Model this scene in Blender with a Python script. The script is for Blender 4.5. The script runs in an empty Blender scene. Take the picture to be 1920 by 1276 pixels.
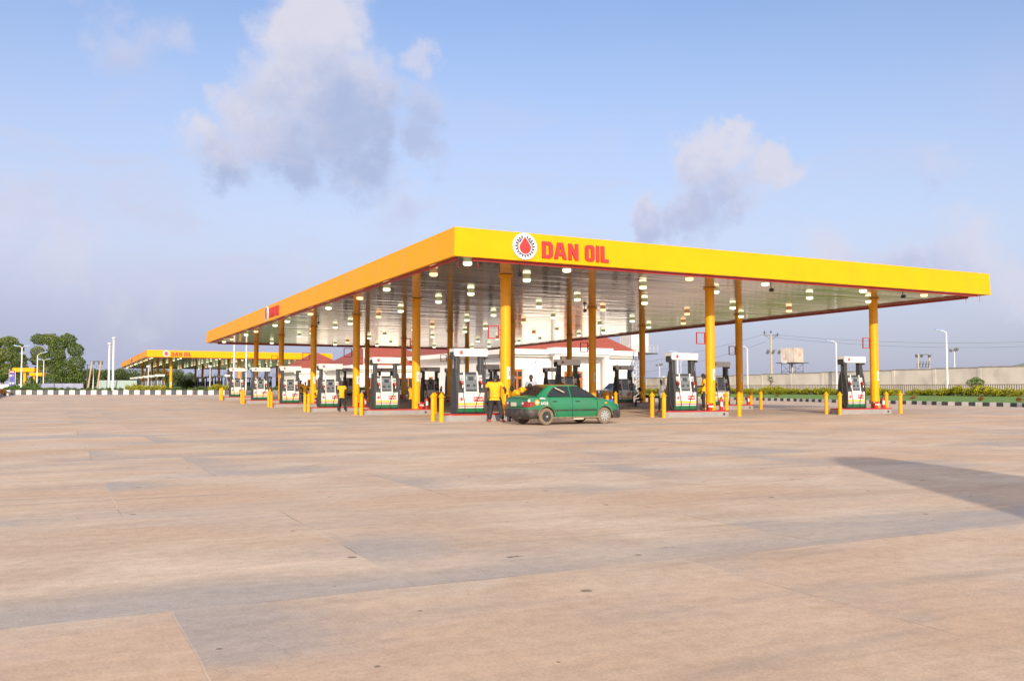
import bpy, bmesh, math, random
import numpy as np
from mathutils import Vector, Matrix
R = math.radians
rnd = random.Random(7)
scene = bpy.context.scene
col = scene.collection

# ------------------------------------------------------------------ camera
HC, PITCH, FPX = 1.27, math.atan(88 / 1719.35), 1719.35
cd = bpy.data.cameras.new('camera')
cd.sensor_width = 36.0
cd.lens = 36.0 * FPX / 1920
cd.clip_start, cd.clip_end = 0.1, 9000
cam = bpy.data.objects.new('camera', cd)
cam.location = (0, 0, HC)
cam.rotation_euler = (math.pi / 2 + PITCH, 0, 0)
col.objects.link(cam)
scene.camera = cam

# ------------------------------------------------------------------ light
SUN_DIR = Vector((0.08, -0.996, 0.324)).normalized()
SUN_EL = math.asin(SUN_DIR.z)
sl = bpy.data.lights.new('sun', 'SUN')
sl.energy, sl.angle, sl.color = 3.6, R(0.55), (1.0, 0.86, 0.67)
sun = bpy.data.objects.new('sun', sl)
sun.rotation_euler = SUN_DIR.to_track_quat('Z', 'Y').to_euler()
sun.location = (0, 0, 60)
col.objects.link(sun)
scene.view_settings.view_transform = 'Standard'
scene.view_settings.look = 'None'
scene.view_settings.gamma = 1.0
scene.view_settings.exposure = 0.70
scene.cycles.max_bounces = 6
scene.cycles.use_denoising = True


# ------------------------------------------------------------------ surveying helpers
cp, sp = math.cos(PITCH), math.sin(PITCH)
def ray(px, py):
    a, b = (px - 960) / FPX, (638 - py) / FPX
    return Vector((a, cp - b * sp, sp + b * cp))
def at(px, py, D):                 # photo pixel at depth D -> world point
    return Vector((0, 0, HC)) + ray(px, py) * D
def gnd(px, py, z=0.0):            # photo pixel on the plane z
    d = ray(px, py)
    return Vector((0, 0, HC)) + d * ((z - HC) / d.z)
TH = 0.463414                      # heading of the station
UX, VX = Vector((math.cos(TH), math.sin(TH), 0)), Vector((-math.sin(TH), math.cos(TH), 0))
O0 = Vector((-0.258, 36.0, 0))
def S(u, v, z=0.0):
    return O0 + UX * u + VX * v + Vector((0, 0, z))
def sstep(a, b, x):
    t = min(1, max(0, (x - a) / (b - a)))
    return t * t * (3 - 2 * t)
def gz(x, y):                      # gentle levels of the yard
    z = -0.13 * math.exp(-((x + 9.5) / 9) ** 2 - ((y - 55) / 10) ** 2)
    z += 0.48 * sstep(64, 100, y) * (1 - sstep(-4, 16, x))
    return z
def gzu(u, v):
    p = S(u, v)
    return gz(p.x, p.y)

# ------------------------------------------------------------------ world
w = bpy.data.worlds.new('World')
scene.world = w
w.use_nodes = True
nt = w.node_tree
nt.nodes.clear()
def N(tree, kind, **kw):
    n = tree.nodes.new(kind)
    for k, v in kw.items():
        setattr(n, k, v)
    return n
def math_node(tree, op, a, b=None, clamp=False):
    n = N(tree, 'ShaderNodeMath', operation=op, use_clamp=clamp)
    for i, x in enumerate((a, b)):
        if x is None: continue
        if isinstance(x, (int, float)): n.inputs[i].default_value = x
        else: tree.links.new(x, n.inputs[i])
    return n.outputs[0]
def maprange(tree, x, a, b, c=0.0, d=1.0, smooth=True):
    n = N(tree, 'ShaderNodeMapRange')
    if smooth: n.interpolation_type = 'SMOOTHSTEP'
    tree.links.new(x, n.inputs[0])
    for i, v in zip((1, 2, 3, 4), (a, b, c, d)): n.inputs[i].default_value = v
    return n.outputs[0]
def mixc(tree, fac, a, b, blend='MIX'):
    n = N(tree, 'ShaderNodeMix', data_type='RGBA', blend_type=blend)
    for s, x in ((n.inputs[0], fac), (n.inputs[6], a), (n.inputs[7], b)):
        if isinstance(x, (int, float)): s.default_value = x
        elif isinstance(x, tuple): s.default_value = (*x[:3], 1)
        else: tree.links.new(x, s)
    return n.outputs[2]
tc = N(nt, 'ShaderNodeTexCoord')
vec = N(nt, 'ShaderNodeVectorMath', operation='NORMALIZE')
nt.links.new(tc.outputs['Generated'], vec.inputs[0])
vdir = vec.outputs[0]
sky = N(nt, 'ShaderNodeTexSky', sky_type='NISHITA')
sky.sun_disc = False
sky.sun_elevation = SUN_EL
sky.sun_rotation = math.atan2(SUN_DIR.x, SUN_DIR.y)
sky.air_density, sky.dust_density, sky.ozone_density = 1.0, 1.6, 2.0
sep = N(nt, 'ShaderNodeSeparateXYZ')
nt.links.new(vdir, sep.inputs[0])
elev = sep.outputs[2]
SKYK = 0.128
skyb = mixc(nt, 1.0, sky.outputs[0], (0.93, 0.87, 0.95), 'MULTIPLY')
# haze band above the horizon, lavender grey, thicker to the left
hz = maprange(nt, elev, 0.02, 0.46, 0.98, 0.0)
hx = maprange(nt, sep.outputs[0], -0.6, 0.45, 1.0, 0.80)
hz = math_node(nt, 'MULTIPLY', hz, hx)
hcol = mixc(nt, maprange(nt, elev, 0.02, 0.17), (2.20, 2.34, 3.18), (2.92, 3.08, 3.92))
skyh = mixc(nt, hz, skyb, hcol)
def fbm(scale, detail, rough=0.55, dist=0.0, off=(0, 0, 0), stretch=(1, 1, 1)):
    mp = N(nt, 'ShaderNodeMapping')
    mp.inputs['Location'].default_value = off
    mp.inputs['Scale'].default_value = stretch
    nt.links.new(vdir, mp.inputs[0])
    n = N(nt, 'ShaderNodeTexNoise')
    n.inputs['Scale'].default_value = scale
    n.inputs['Detail'].default_value = detail
    n.inputs['Roughness'].default_value = rough
    n.inputs['Distortion'].default_value = dist
    nt.links.new(mp.outputs[0], n.inputs['Vector'])
    return n.outputs[0]
warp = N(nt, 'ShaderNodeTexNoise')
warp.inputs['Scale'].default_value = 11.0
warp.inputs['Detail'].default_value = 7
warp.inputs['Roughness'].default_value = 0.62
nt.links.new(vdir, warp.inputs['Vector'])
wsub = N(nt, 'ShaderNodeVectorMath', operation='SUBTRACT'); wsub.inputs[1].default_value = (0.5, 0.5, 0.5)
nt.links.new(warp.outputs[1], wsub.inputs[0])
wscl = N(nt, 'ShaderNodeVectorMath', operation='SCALE'); wscl.inputs[3].default_value = 0.115
nt.links.new(wsub.outputs[0], wscl.inputs[0])
wadd = N(nt, 'ShaderNodeVectorMath', operation='ADD')
nt.links.new(vdir, wadd.inputs[0]); nt.links.new(wscl.outputs[0], wadd.inputs[1])
def blobs(lst):
    out = None
    for px, py, r, *k in lst:
        d = ray(px, py).normalized()
        dn = N(nt, 'ShaderNodeVectorMath', operation='DISTANCE')
        nt.links.new(wadd.outputs[0], dn.inputs[0])
        dn.inputs[1].default_value = d
        m = maprange(nt, dn.outputs['Value'], 0.0, r / FPX, (k[0] if k else 1.0), 0.0, smooth=False)
        out = m if out is None else math_node(nt, 'MAXIMUM', out, m)
    return out
n1 = fbm(9.0, 9, 0.58, 0.3)
n2 = fbm(26.0, 6, 0.6, 0.0, (3, 1, 2))
nn = math_node(nt, 'ADD', math_node(nt, 'MULTIPLY', n1, 0.62), math_node(nt, 'MULTIPLY', n2, 0.38))
n3 = fbm(70.0, 5, 0.6, 0.0, (5, 2, 9))
nn = math_node(nt, 'ADD', math_node(nt, 'MULTIPLY', nn, 0.82), math_node(nt, 'MULTIPLY', n3, 0.18))
nz = math_node(nt, 'SUBTRACT', nn, 0.5)
def cloud(base, lst, lo, hi, amp, opac, lit, shade, darklst, dk=1.0):
    b = blobs(lst)
    dens = math_node(nt, 'ADD', b, math_node(nt, 'MULTIPLY', nz, amp))
    a = math_node(nt, 'MULTIPLY', maprange(nt, dens, lo, hi), opac)
    a = math_node(nt, 'MULTIPLY', a, maprange(nt, b, 0.0, 0.22))
    d = maprange(nt, math_node(nt, 'ADD', blobs(darklst), math_node(nt, 'MULTIPLY', nz, 1.6)), 0.0, 0.85, 0.0, dk)
    c = mixc(nt, d, lit, shade)
    return mixc(nt, a, base, c)
LIT, SHD = (3.55, 3.48, 3.98), (2.05, 2.42, 3.52)
out = cloud(skyh, [(570, 150, 170), (600, 40, 130), (630, 240, 160), (510, 250, 140), (560, 310, 110), (455, 195, 85), (375, 262, 75), (420, 300, 80), (670, 150, 110), (670, 260, 105), (560, 70, 120), (695, 190, 95)],
            0.12, 0.68, 1.6, 0.93, LIT, SHD, [(600, 330, 270), (660, 250, 190), (420, 340, 100), (520, 320, 150)], 1.0)
out = cloud(out, [(792, 205, 80, .95), (795, 260, 65, .9), (790, 120, 60, .9), (830, 95, 34, .7)], 0.2, 0.66, 1.6, 0.75, (3.25, 3.25, 4.0), SHD, [(795, 240, 110)], .9)
out = cloud(out, [(1360, 300, 85), (1450, 315, 60), (1310, 390, 90, .8), (1380, 370, 95, .8), (1225, 405, 55), (1372, 250, 50), (1325, 320, 70)],
            0.12, 0.64, 1.7, 0.88, LIT, (2.3, 2.55, 3.6), [(1340, 420, 150), (1250, 440, 90)], 1.0)
out = cloud(out, [(1800, 480, 130), (1700, 500, 110), (1560, 490, 110, .8), (1900, 520, 110, .8), (1770, 310, 100, .6), (1740, 340, 80, .6)],
            0.2, 0.75, 1.5, 0.72, (3.5, 3.4, 3.95), (2.3, 2.5, 3.5), [(1720, 540, 140), (1730, 350, 70)], .9)
out = cloud(out, [(255, 85, 95, .85), (310, 75, 70, .7), (200, 100, 60, .6), (760, 385, 90, .6), (130, 480, 160, .6), (50, 390, 120, .6), (240, 570, 170, .5), (540, 540, 160, .5), (140, 10, 60, .5)],
            0.18, 0.8, 1.5, 0.65, (3.5, 3.4, 3.95), (2.4, 2.6, 3.7), [(260, 120, 90), (760, 410, 80)], .7)
wisp = maprange(nt, fbm(5.0, 8, 0.6, 0.6, (1, 5, 2), (1, 1, 3.2)), 0.46, 0.72, 0.0, 0.35)
wisp = math_node(nt, 'MULTIPLY', wisp, math_node(nt, 'MULTIPLY', maprange(nt, elev, 0.02, 0.16, 0.15, 1.5), maprange(nt, elev, 0.20, 0.36, 1.0, 0.12)))
wisp = math_node(nt, 'MULTIPLY', wisp, maprange(nt, sep.outputs[0], -0.5, 0.3, 1.5, 0.6), clamp=True)
out = mixc(nt, wisp, out, (3.0, 3.05, 3.85))
# unseen bright cloud added over and behind the viewer to raise fill light
fill_veil = math_node(nt, 'MULTIPLY', maprange(nt, sep.outputs[1], 0.25, -0.55, 0.0, 1.0), maprange(nt, fbm(3.2, 6, 0.55, 0.3, (2, 8, 1)), 0.30, 0.62, 0.45, 1.0))
out = mixc(nt, fill_veil, out, (9.4, 9.0, 8.9))
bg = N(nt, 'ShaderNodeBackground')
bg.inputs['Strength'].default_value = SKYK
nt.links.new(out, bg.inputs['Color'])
wo = N(nt, 'ShaderNodeOutputWorld')
nt.links.new(bg.outputs[0], wo.inputs[0])

# ------------------------------------------------------------------ materials
MATS = {}
def mat(name, color, rough=0.5, metal=0.0, emit=None, var=0.0, vscale=6.0, coat=0.0, dirt=None, dirt_amt=0.0, spec=0.5):
    m = bpy.data.materials.new(name)
    m.use_nodes = True
    t = m.node_tree
    b = t.nodes['Principled BSDF']
    b.inputs['Base Color'].default_value = (*color, 1)
    b.inputs['Roughness'].default_value = rough
    b.inputs['Metallic'].default_value = metal
    b.inputs['Coat Weight'].default_value = coat
    b.inputs['Specular IOR Level'].default_value = spec
    if emit:
        b.inputs['Emission Color'].default_value = (*emit[:3], 1)
        b.inputs['Emission Strength'].default_value = emit[3]
    if var > 0 or dirt:
        tcn = N(t, 'ShaderNodeTexCoord')
        nz_ = N(t, 'ShaderNodeTexNoise')
        nz_.inputs['Scale'].default_value = vscale
        nz_.inputs['Detail'].default_value = 6
        t.links.new(tcn.outputs['Object'], nz_.inputs['Vector'])
        f = maprange(t, nz_.outputs[0], 0.3, 0.7, 1 - var, 1 + var)
        hsv = N(t, 'ShaderNodeHueSaturation')
        hsv.inputs['Color'].default_value = (*color, 1)
        t.links.new(f, hsv.inputs['Value'])
        c = hsv.outputs[0]
        if dirt:
            nd = N(t, 'ShaderNodeTexNoise')
            nd.inputs['Scale'].default_value = vscale * 0.7
            nd.inputs['Detail'].default_value = 8
            t.links.new(tcn.outputs['Object'], nd.inputs['Vector'])
            c = mixc(t, maprange(t, nd.outputs[0], 0.42, 0.75, 0.0, dirt_amt), c, dirt)
        t.links.new(c, b.inputs['Base Color'])
        t.links.new(maprange(t, nz_.outputs[0], 0.3, 0.7, rough * 0.85, min(1, rough * 1.15)), b.inputs['Roughness'])
    MATS[name] = m
    return m
mat('yellow_panel', (0.74, 0.312, 0.001), 0.45, var=0.03, vscale=1.2, spec=0.15, dirt=(0.42, 0.17, 0.01), dirt_amt=0.10)
mat('yellow_paint', (0.73, 0.315, 0.001), 0.34, var=0.03, vscale=3, spec=0.3, dirt=(0.36, 0.14, 0.01), dirt_amt=0.12)
mat('red_paint', (0.36, 0.018, 0.016), 0.4, var=0.05)
mat('red_letter', (0.42, 0.020, 0.016), 0.45)
mat('white_paint', (0.58, 0.57, 0.56), 0.45, var=0.02, vscale=2)
mat('white_plaster', (0.70, 0.69, 0.67), 0.8, var=0.03, vscale=0.8, dirt=(0.55, 0.48, 0.40), dirt_amt=0.15)
mat('navy', (0.026, 0.014, 0.085), 0.5)
mat('pump_grey', (0.045, 0.045, 0.047), 0.45, var=0.05)
mat('pump_side', (0.032, 0.032, 0.034), 0.5, var=0.06)
mat('console_grey', (0.115, 0.13, 0.145), 0.4)
mat('console_dark', (0.022, 0.024, 0.027), 0.3)
mat('screen', (0.03, 0.035, 0.045), 0.12)
mat('stripe_yellow', (0.62, 0.40, 0.03), 0.45)
mat('stripe_green', (0.006, 0.105, 0.032), 0.45)
mat('black_rubber', (0.02, 0.02, 0.022), 0.6, var=0.1)
mat('dark_mark', (0.04, 0.04, 0.05), 0.6)
mat('island_concrete', (0.235, 0.23, 0.235), 0.8, var=0.06, vscale=4, dirt=(0.36, 0.27, 0.2), dirt_amt=0.35)
mat('steel', (0.55, 0.55, 0.56), 0.35, metal=0.8)
mat('kerb_black', (0.035, 0.036, 0.04), 0.75, var=0.15, vscale=3, dirt=(0.25, 0.19, 0.14), dirt_amt=0.25)
mat('kerb_white', (0.50, 0.475, 0.46), 0.75, var=0.06, vscale=3, dirt=(0.45, 0.33, 0.25), dirt_amt=0.30)
mat('kerb_grey', (0.055, 0.058, 0.068), 0.75, var=0.1, vscale=3, dirt=(0.25, 0.2, 0.17), dirt_amt=0.2)
mat('lamp_green', (0.8, 0.9, 0.7), 0.2, emit=(1.0, 1.0, 0.66, 1.1))
mat('lamp_amber', (0.9, 0.6, 0.4), 0.2, emit=(1.0, 0.60, 0.30, 1.1))
mat('lamp_body', (0.28, 0.29, 0.17), 0.3, emit=(0.84, 0.84, 0.36, 0.13))
mat('lamp_body_amber', (0.30, 0.18, 0.11), 0.3, emit=(0.95, 0.42, 0.16, 0.16))
mat('roof_red', (0.27, 0.060, 0.040), 0.7, var=0.08, vscale=2.5, dirt=(0.30, 0.10, 0.07), dirt_amt=0.25)
mat('door_wood', (0.33, 0.095, 0.012), 0.5, var=0.1, vscale=3)
mat('glass_dark', (0.012, 0.014, 0.016), 0.05, spec=0.55)
mat('bark', (0.16, 0.12, 0.08), 0.9, var=0.2)
mat('wood_pole', (0.40, 0.28, 0.18), 0.85, var=0.12, vscale=2)
mat('pole_white', (0.56, 0.56, 0.58), 0.4, var=0.02)
mat('concrete_pole', (0.33, 0.29, 0.25), 0.85, var=0.1)
mat('dark_metal', (0.05, 0.05, 0.055), 0.5, var=0.1)
mat('blue_lamp', (0.10, 0.25, 0.75), 0.2)
mat('lens', (0.45, 0.46, 0.48), 0.15)
mat('lavender_wall', (0.21, 0.22, 0.33), 0.75, var=0.06, vscale=0.7, dirt=(0.5, 0.5, 0.55), dirt_amt=0.4)
mat('container', (0.26, 0.33, 0.32), 0.6, var=0.05, vscale=1)
mat('sign_blue', (0.07, 0.07, 0.30), 0.5)
mat('tank_white', (0.5, 0.5, 0.5), 0.5, var=0.04)
mat('tank_rust', (0.46, 0.41, 0.37), 0.75, var=0.1, vscale=1.2, dirt=(0.28, 0.13, 0.08), dirt_amt=0.6)
mat('wall_concrete', (0.55, 0.485, 0.435), 0.9, var=0.08, vscale=0.7, dirt=(0.27, 0.24, 0.22), dirt_amt=0.55)
mat('wall_cap', (0.24, 0.21, 0.19), 0.9, var=0.2, vscale=1.5)
mat('rail_brown', (0.10, 0.075, 0.06), 0.6, var=0.1)
mat('plastic_blue', (0.03, 0.14, 0.62), 0.35)
mat('bucket_red', (0.36, 0.02, 0.012), 0.45, var=0.06)
mat('soil', (0.20, 0.13, 0.09), 0.95, var=0.2, vscale=1)
M = MATS

# foliage: hue varies leaf by leaf (per-island random)
def leafmat(name, c1, c2, c3):
    m = bpy.data.materials.new(name)
    m.use_nodes = True
    t = m.node_tree
    b = t.nodes['Principled BSDF']
    g = N(t, 'ShaderNodeNewGeometry')
    cr = N(t, 'ShaderNodeValToRGB')
    cr.color_ramp.elements[0].color = (*c1, 1)
    cr.color_ramp.elements[1].color = (*c3, 1)
    e = cr.color_ramp.elements.new(0.5)
    e.color = (*c2, 1)
    t.links.new(g.outputs['Random Per Island'], cr.inputs[0])
    t.links.new(cr.outputs[0], b.inputs['Base Color'])
    b.inputs['Roughness'].default_value = 0.6
    b.inputs['Specular IOR Level'].default_value = 0.25
    MATS[name] = m
leafmat('leaf_tree', (0.04, 0.072, 0.016), (0.075, 0.115, 0.024), (0.125, 0.155, 0.038))
leafmat('leaf_tree_light', (0.07, 0.10, 0.022), (0.115, 0.15, 0.034), (0.17, 0.19, 0.05))
leafmat('leaf_wood', (0.045, 0.07, 0.025), (0.065, 0.095, 0.03), (0.10, 0.12, 0.038))
leafmat('leaf_lime', (0.12, 0.16, 0.010), (0.24, 0.23, 0.010), (0.34, 0.29, 0.012))
leafmat('leaf_green', (0.04, 0.08, 0.014), (0.065, 0.12, 0.02), (0.11, 0.15, 0.028))
leafmat('leaf_red', (0.16, 0.05, 0.02), (0.26, 0.09, 0.03), (0.12, 0.12, 0.03))

# polished metal strip ceiling
def soffit_mat():
    m = bpy.data.materials.new('soffit_strips')
    m.use_nodes = True
    t = m.node_tree
    b = t.nodes['Principled BSDF']
    tcn = N(t, 'ShaderNodeTexCoord')
    mp = N(t, 'ShaderNodeMapping')
    t.links.new(tcn.outputs['Object'], mp.inputs[0])
    wv = N(t, 'ShaderNodeTexWave', wave_type='BANDS', bands_direction='Y', wave_profile='SIN')
    wv.inputs['Scale'].default_value = 1.55
    wv.inputs['Distortion'].default_value = 0.35
    wv.inputs['Detail'].default_value = 1
    t.links.new(mp.outputs[0], wv.inputs['Vector'])
    mp2 = N(t, 'ShaderNodeMapping')
    mp2.inputs['Scale'].default_value = (0.20, 1.15, 1)
    t.links.new(tcn.outputs['Object'], mp2.inputs[0])
    n = N(t, 'ShaderNodeTexNoise')
    n.inputs['Scale'].default_value = 1.0
    n.inputs['Detail'].default_value = 2.5
    t.links.new(mp2.outputs[0], n.inputs['Vector'])
    h = math_node(t, 'ADD', n.outputs[0], math_node(t, 'MULTIPLY', wv.outputs[1], 0.02))
    bu = N(t, 'ShaderNodeBump')
    bu.inputs['Strength'].default_value = 1.0
    bu.inputs['Distance'].default_value = 0.026
    t.links.new(h, bu.inputs['Height'])
    t.links.new(bu.outputs[0], b.inputs['Normal'])
    joint = maprange(t, wv.outputs[1], 0.0, 0.12, 0.75, 1.0)
    mp3 = N(t, 'ShaderNodeMapping')
    mp3.inputs['Scale'].default_value = (0.12, 1.9, 1)
    t.links.new(tcn.outputs['Object'], mp3.inputs[0])
    n3 = N(t, 'ShaderNodeTexNoise')
    n3.inputs['Scale'].default_value = 1.0
    n3.inputs['Detail'].default_value = 5
    t.links.new(mp3.outputs[0], n3.inputs['Vector'])
    c = mixc(t, joint, (0.16, 0.14, 0.12), mixc(t, maprange(t, n3.outputs[0], 0.35, 0.65), (0.48, 0.44, 0.385), (0.76, 0.71, 0.63)))
    t.links.new(c, b.inputs['Base Color'])
    b.inputs['Metallic'].default_value = 0.75
    t.links.new(maprange(t, n.outputs[0], 0.3, 0.7, 0.05, 0.13), b.inputs['Roughness'])
    MATS['soffit_strips'] = m
soffit_mat()

# concrete yard: cast bays 3.55 x 4.05 m, laterite dust, washed grey patches, tar spots
def ground_mat():
    m = bpy.data.materials.new('yard_concrete')
    m.use_nodes = True
    t = m.node_tree
    b = t.nodes['Principled BSDF']
    g = N(t, 'ShaderNodeNewGeometry')
    rot = N(t, 'ShaderNodeVectorRotate', rotation_type='Z_AXIS')
    t.links.new(g.outputs['Position'], rot.inputs['Vector'])
    rot.inputs['Center'].default_value = (O0.x, O0.y, 0)
    rot.inputs['Angle'].default_value = -TH
    mp = N(t, 'ShaderNodeMapping')
    mp.inputs['Location'].default_value = (-O0.x + 15.2, -O0.y + 26.7, 0)
    t.links.new(rot.outputs[0], mp.inputs[0])
    uv = mp.outputs[0]
    def noise(scale, detail=5, rough=0.6, stretch=(1, 1, 1), off=(0, 0, 0), dist=0.0):
        q = N(t, 'ShaderNodeMapping')
        q.inputs['Scale'].default_value = stretch
        q.inputs['Location'].default_value = off
        t.links.new(uv, q.inputs[0])
        n = N(t, 'ShaderNodeTexNoise')
        n.inputs['Scale'].default_value = scale
        n.inputs['Detail'].default_value = detail
        n.inputs['Roughness'].default_value = rough
        n.inputs['Distortion'].default_value = dist
        t.links.new(q.outputs[0], n.inputs['Vector'])
        return n.outputs[0]
    # wobble the joints slightly
    wob = N(t, 'ShaderNodeVectorMath', operation='ADD')
    wn = N(t, 'ShaderNodeTexNoise')
    wn.inputs['Scale'].default_value = 1.3
    t.links.new(uv, wn.inputs['Vector'])
    ws = N(t, 'ShaderNodeVectorMath', operation='SCALE')
    ws.inputs[3].default_value = 0.05
    t.links.new(wn.outputs[1], ws.inputs[0])
    t.links.new(uv, wob.inputs[0]); t.links.new(ws.outputs[0], wob.inputs[1])
    def brick(mortar, smooth):
        n = N(t, 'ShaderNodeTexBrick', offset=0.583, offset_frequency=2, squash=1.0)
        n.inputs['Scale'].default_value = 1.0
        n.inputs['Mortar Size'].default_value = mortar
        n.inputs['Mortar Smooth'].default_value = smooth
        n.inputs['Bias'].default_value = 0.0
        n.inputs['Brick Width'].default_value = 3.55
        n.inputs['Row Height'].default_value = 4.05
        n.inputs['Color1'].default_value = (0, 0, 0, 1)
        n.inputs['Color2'].default_value = (1, 1, 1, 1)
        n.inputs['Mortar'].default_value = (0.5, 0.5, 0.5, 1)
        t.links.new(wob.outputs[0], n.inputs['Vector'])
        return n
    b1 = brick(0.007, 0.4)
    b2 = brick(0.55, 1.0)
    bayval = N(t, 'ShaderNodeSeparateColor')
    t.links.new(b1.outputs['Color'], bayval.inputs[0])
    bay = bayval.outputs[0]
    big = noise(0.16, 4, 0.55, (1, 1.6, 1))
    mid = noise(0.7, 7, 0.68, (0.7, 1.15, 1), (4, 2, 0), 0.5)
    fine = noise(9.0, 6, 0.7)
    grit = noise(55.0, 5, 0.75, (1, 1, 1), (3, 3, 0))
    c = mixc(t, maprange(t, mid, 0.30, 0.70), (0.45, 0.330, 0.240), (0.572, 0.452, 0.350))
    c = mixc(t, maprange(t, big, 0.42, 0.62, 0, 0.70), c, (0.49, 0.330, 0.222))
    # washed grey-blue patches, mostly along the bay edges
    # place inside each bay: wash-off stains gather on the low side of the joints
    sx = N(t, 'ShaderNodeSeparateXYZ'); t.links.new(wob.outputs[0], sx.inputs[0])
    ry = math_node(t, 'DIVIDE', sx.outputs[1], 4.05)
    rowi = math_node(t, 'FLOOR', ry)
    ly = math_node(t, 'SUBTRACT', ry, rowi)
    odd = math_node(t, 'PINGPONG', rowi, 1.0)
    shx = math_node(t, 'MULTIPLY', math_node(t, 'SUBTRACT', 1.0, odd), 0.583)
    lx = math_node(t, 'FRACT', math_node(t, 'ADD', math_node(t, 'DIVIDE', sx.outputs[0], 3.55), shx))
    wob2 = math_node(t, 'MULTIPLY', math_node(t, 'SUBTRACT', mid, 0.5), 0.25)
    wy = maprange(t, math_node(t, 'ADD', ly, wob2), 0.0, 0.38, 1.0, 0.0)
    wx = maprange(t, math_node(t, 'ADD', lx, wob2), 0.0, 0.34, 0.8, 0.0)
    edge = math_node(t, 'MULTIPLY', math_node(t, 'MAXIMUM', wy, wx), maprange(t, noise(0.30, 4, 0.6, (0.7, 1, 1), (31, 5, 0)), 0.40, 0.62, 0.0, 0.30))
    gp = math_node(t, 'ADD', noise(0.36, 6, 0.62, (0.55, 1.35, 1), (9, 7, 0), 0.3), edge)
    gp = math_node(t, 'ADD', gp, math_node(t, 'MULTIPLY', bay, 0.05))
    c = mixc(t, maprange(t, gp, 0.49, 0.82, 0.0, 0.80), c, (0.355, 0.312, 0.282))
    # bay-to-bay tone
    hs = N(t, 'ShaderNodeHueSaturation')
    t.links.new(c, hs.inputs['Color'])
    t.links.new(maprange(t, bay, 0, 1, 0.955, 1.045, False), hs.inputs['Value'])
    c = hs.outputs[0]
    # brushed streaks + grain
    st = noise(2.2, 6, 0.72, (0.5, 2.6, 1), (1, 3, 0))
    hs2 = N(t, 'ShaderNodeHueSaturation')
    t.links.new(c, hs2.inputs['Color'])
    v = math_node(t, 'ADD', maprange(t, st, 0.25, 0.75, 0.92, 1.08), math_node(t, 'ADD', maprange(t, fine, 0.28, 0.72, -0.09, 0.09), maprange(t, grit, 0.30, 0.70, -0.13, 0.13)))
    t.links.new(v, hs2.inputs['Value'])
    c = hs2.outputs[0]
    # tyre smears
    ty = noise(0.5, 5, 0.6, (0.25, 3.2, 1), (20, 3, 0), 1.2)
    c = mixc(t, maprange(t, ty, 0.55, 0.72, 0, 0.42), c, (0.27, 0.23, 0.20))
    # joints: some sealed pale, some dark
    jm = noise(0.5, 3, 0.5, (1, 1, 1), (7, 1, 0))
    jc = mixc(t, maprange(t, jm, 0.44, 0.60), (0.20, 0.155, 0.13), (0.55, 0.45, 0.37))
    jv = math_node(t, 'MULTIPLY', b1.outputs['Fac'], maprange(t, noise(0.9, 3, 0.5, (1, 1, 1), (2, 9, 0)), 0.38, 0.58, 0.22, 0.85))
    c = mixc(t, jv, c, jc)
    # tar and oil spots
    vo = N(t, 'ShaderNodeTexVoronoi')
    vo.inputs['Scale'].default_value = 1.1
    q = N(t, 'ShaderNodeMapping')
    q.inputs['Scale'].default_value = (0.7, 1.6, 1)
    t.links.new(wob.outputs[0], q.inputs[0]); t.links.new(q.outputs[0], vo.inputs['Vector'])
    sel = N(t, 'ShaderNodeSeparateColor'); t.links.new(vo.outputs['Color'], sel.inputs[0])
    spot = math_node(t, 'ADD', vo.outputs['Distance'], math_node(t, 'MULTIPLY', math_node(t, 'SUBTRACT', fine, 0.5), 0.22))
    rad = maprange(t, sel.outputs[0], 0.62, 1.0, -0.05, 0.115, False)
    sm = maprange(t, math_node(t, 'SUBTRACT', rad, spot), 0.0, 0.02, 0.0, 0.8)
    c = mixc(t, sm, c, (0.09, 0.075, 0.065))
    v2 = N(t, 'ShaderNodeTexVoronoi'); v2.inputs['Scale'].default_value = 3.4
    t.links.new(wob.outputs[0], v2.inputs['Vector'])
    s2 = N(t, 'ShaderNodeSeparateColor'); t.links.new(v2.outputs['Color'], s2.inputs[0])
    r2 = maprange(t, s2.outputs[1], 0.66, 1.0, -0.04, 0.15, False)
    chip = maprange(t, math_node(t, 'SUBTRACT', r2, v2.outputs['Distance']), 0.0, 0.02, 0.0, 0.75)
    c = mixc(t, chip, c, mixc(t, maprange(t, s2.outputs[2], 0.68, 0.72), (0.12, 0.095, 0.08), (0.68, 0.60, 0.52)))
    # hairline cracks
    vc = N(t, 'ShaderNodeTexVoronoi', feature='DISTANCE_TO_EDGE')
    vc.inputs['Scale'].default_value = 0.28
    wb = N(t, 'ShaderNodeVectorMath', operation='ADD')
    ws2 = N(t, 'ShaderNodeVectorMath', operation='SCALE'); ws2.inputs[3].default_value = 0.9
    wn2 = N(t, 'ShaderNodeTexNoise'); wn2.inputs['Scale'].default_value = 0.8; wn2.inputs['Detail'].default_value = 6
    t.links.new(uv, wn2.inputs['Vector']); t.links.new(wn2.outputs[1], ws2.inputs[0])
    t.links.new(uv, wb.inputs[0]); t.links.new(ws2.outputs[0], wb.inputs[1]); t.links.new(wb.outputs[0], vc.inputs['Vector'])
    ck = math_node(t, 'MULTIPLY', maprange(t, vc.outputs['Distance'], 0.0, 0.0025, 1.0, 0.0), maprange(t, big, 0.62, 0.70, 0.0, 0.35))
    c = mixc(t, ck, c, (0.16, 0.115, 0.09))
    t.links.new(c, b.inputs['Base Color'])
    t.links.new(maprange(t, gp, 0.5, 0.9, 0.85, 0.6), b.inputs['Roughness'])
    b.inputs['Specular IOR Level'].default_value = 0.3
    bu = N(t, 'ShaderNodeBump')
    bu.inputs['Strength'].default_value = 0.25
    bu.inputs['Distance'].default_value = 0.02
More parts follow.
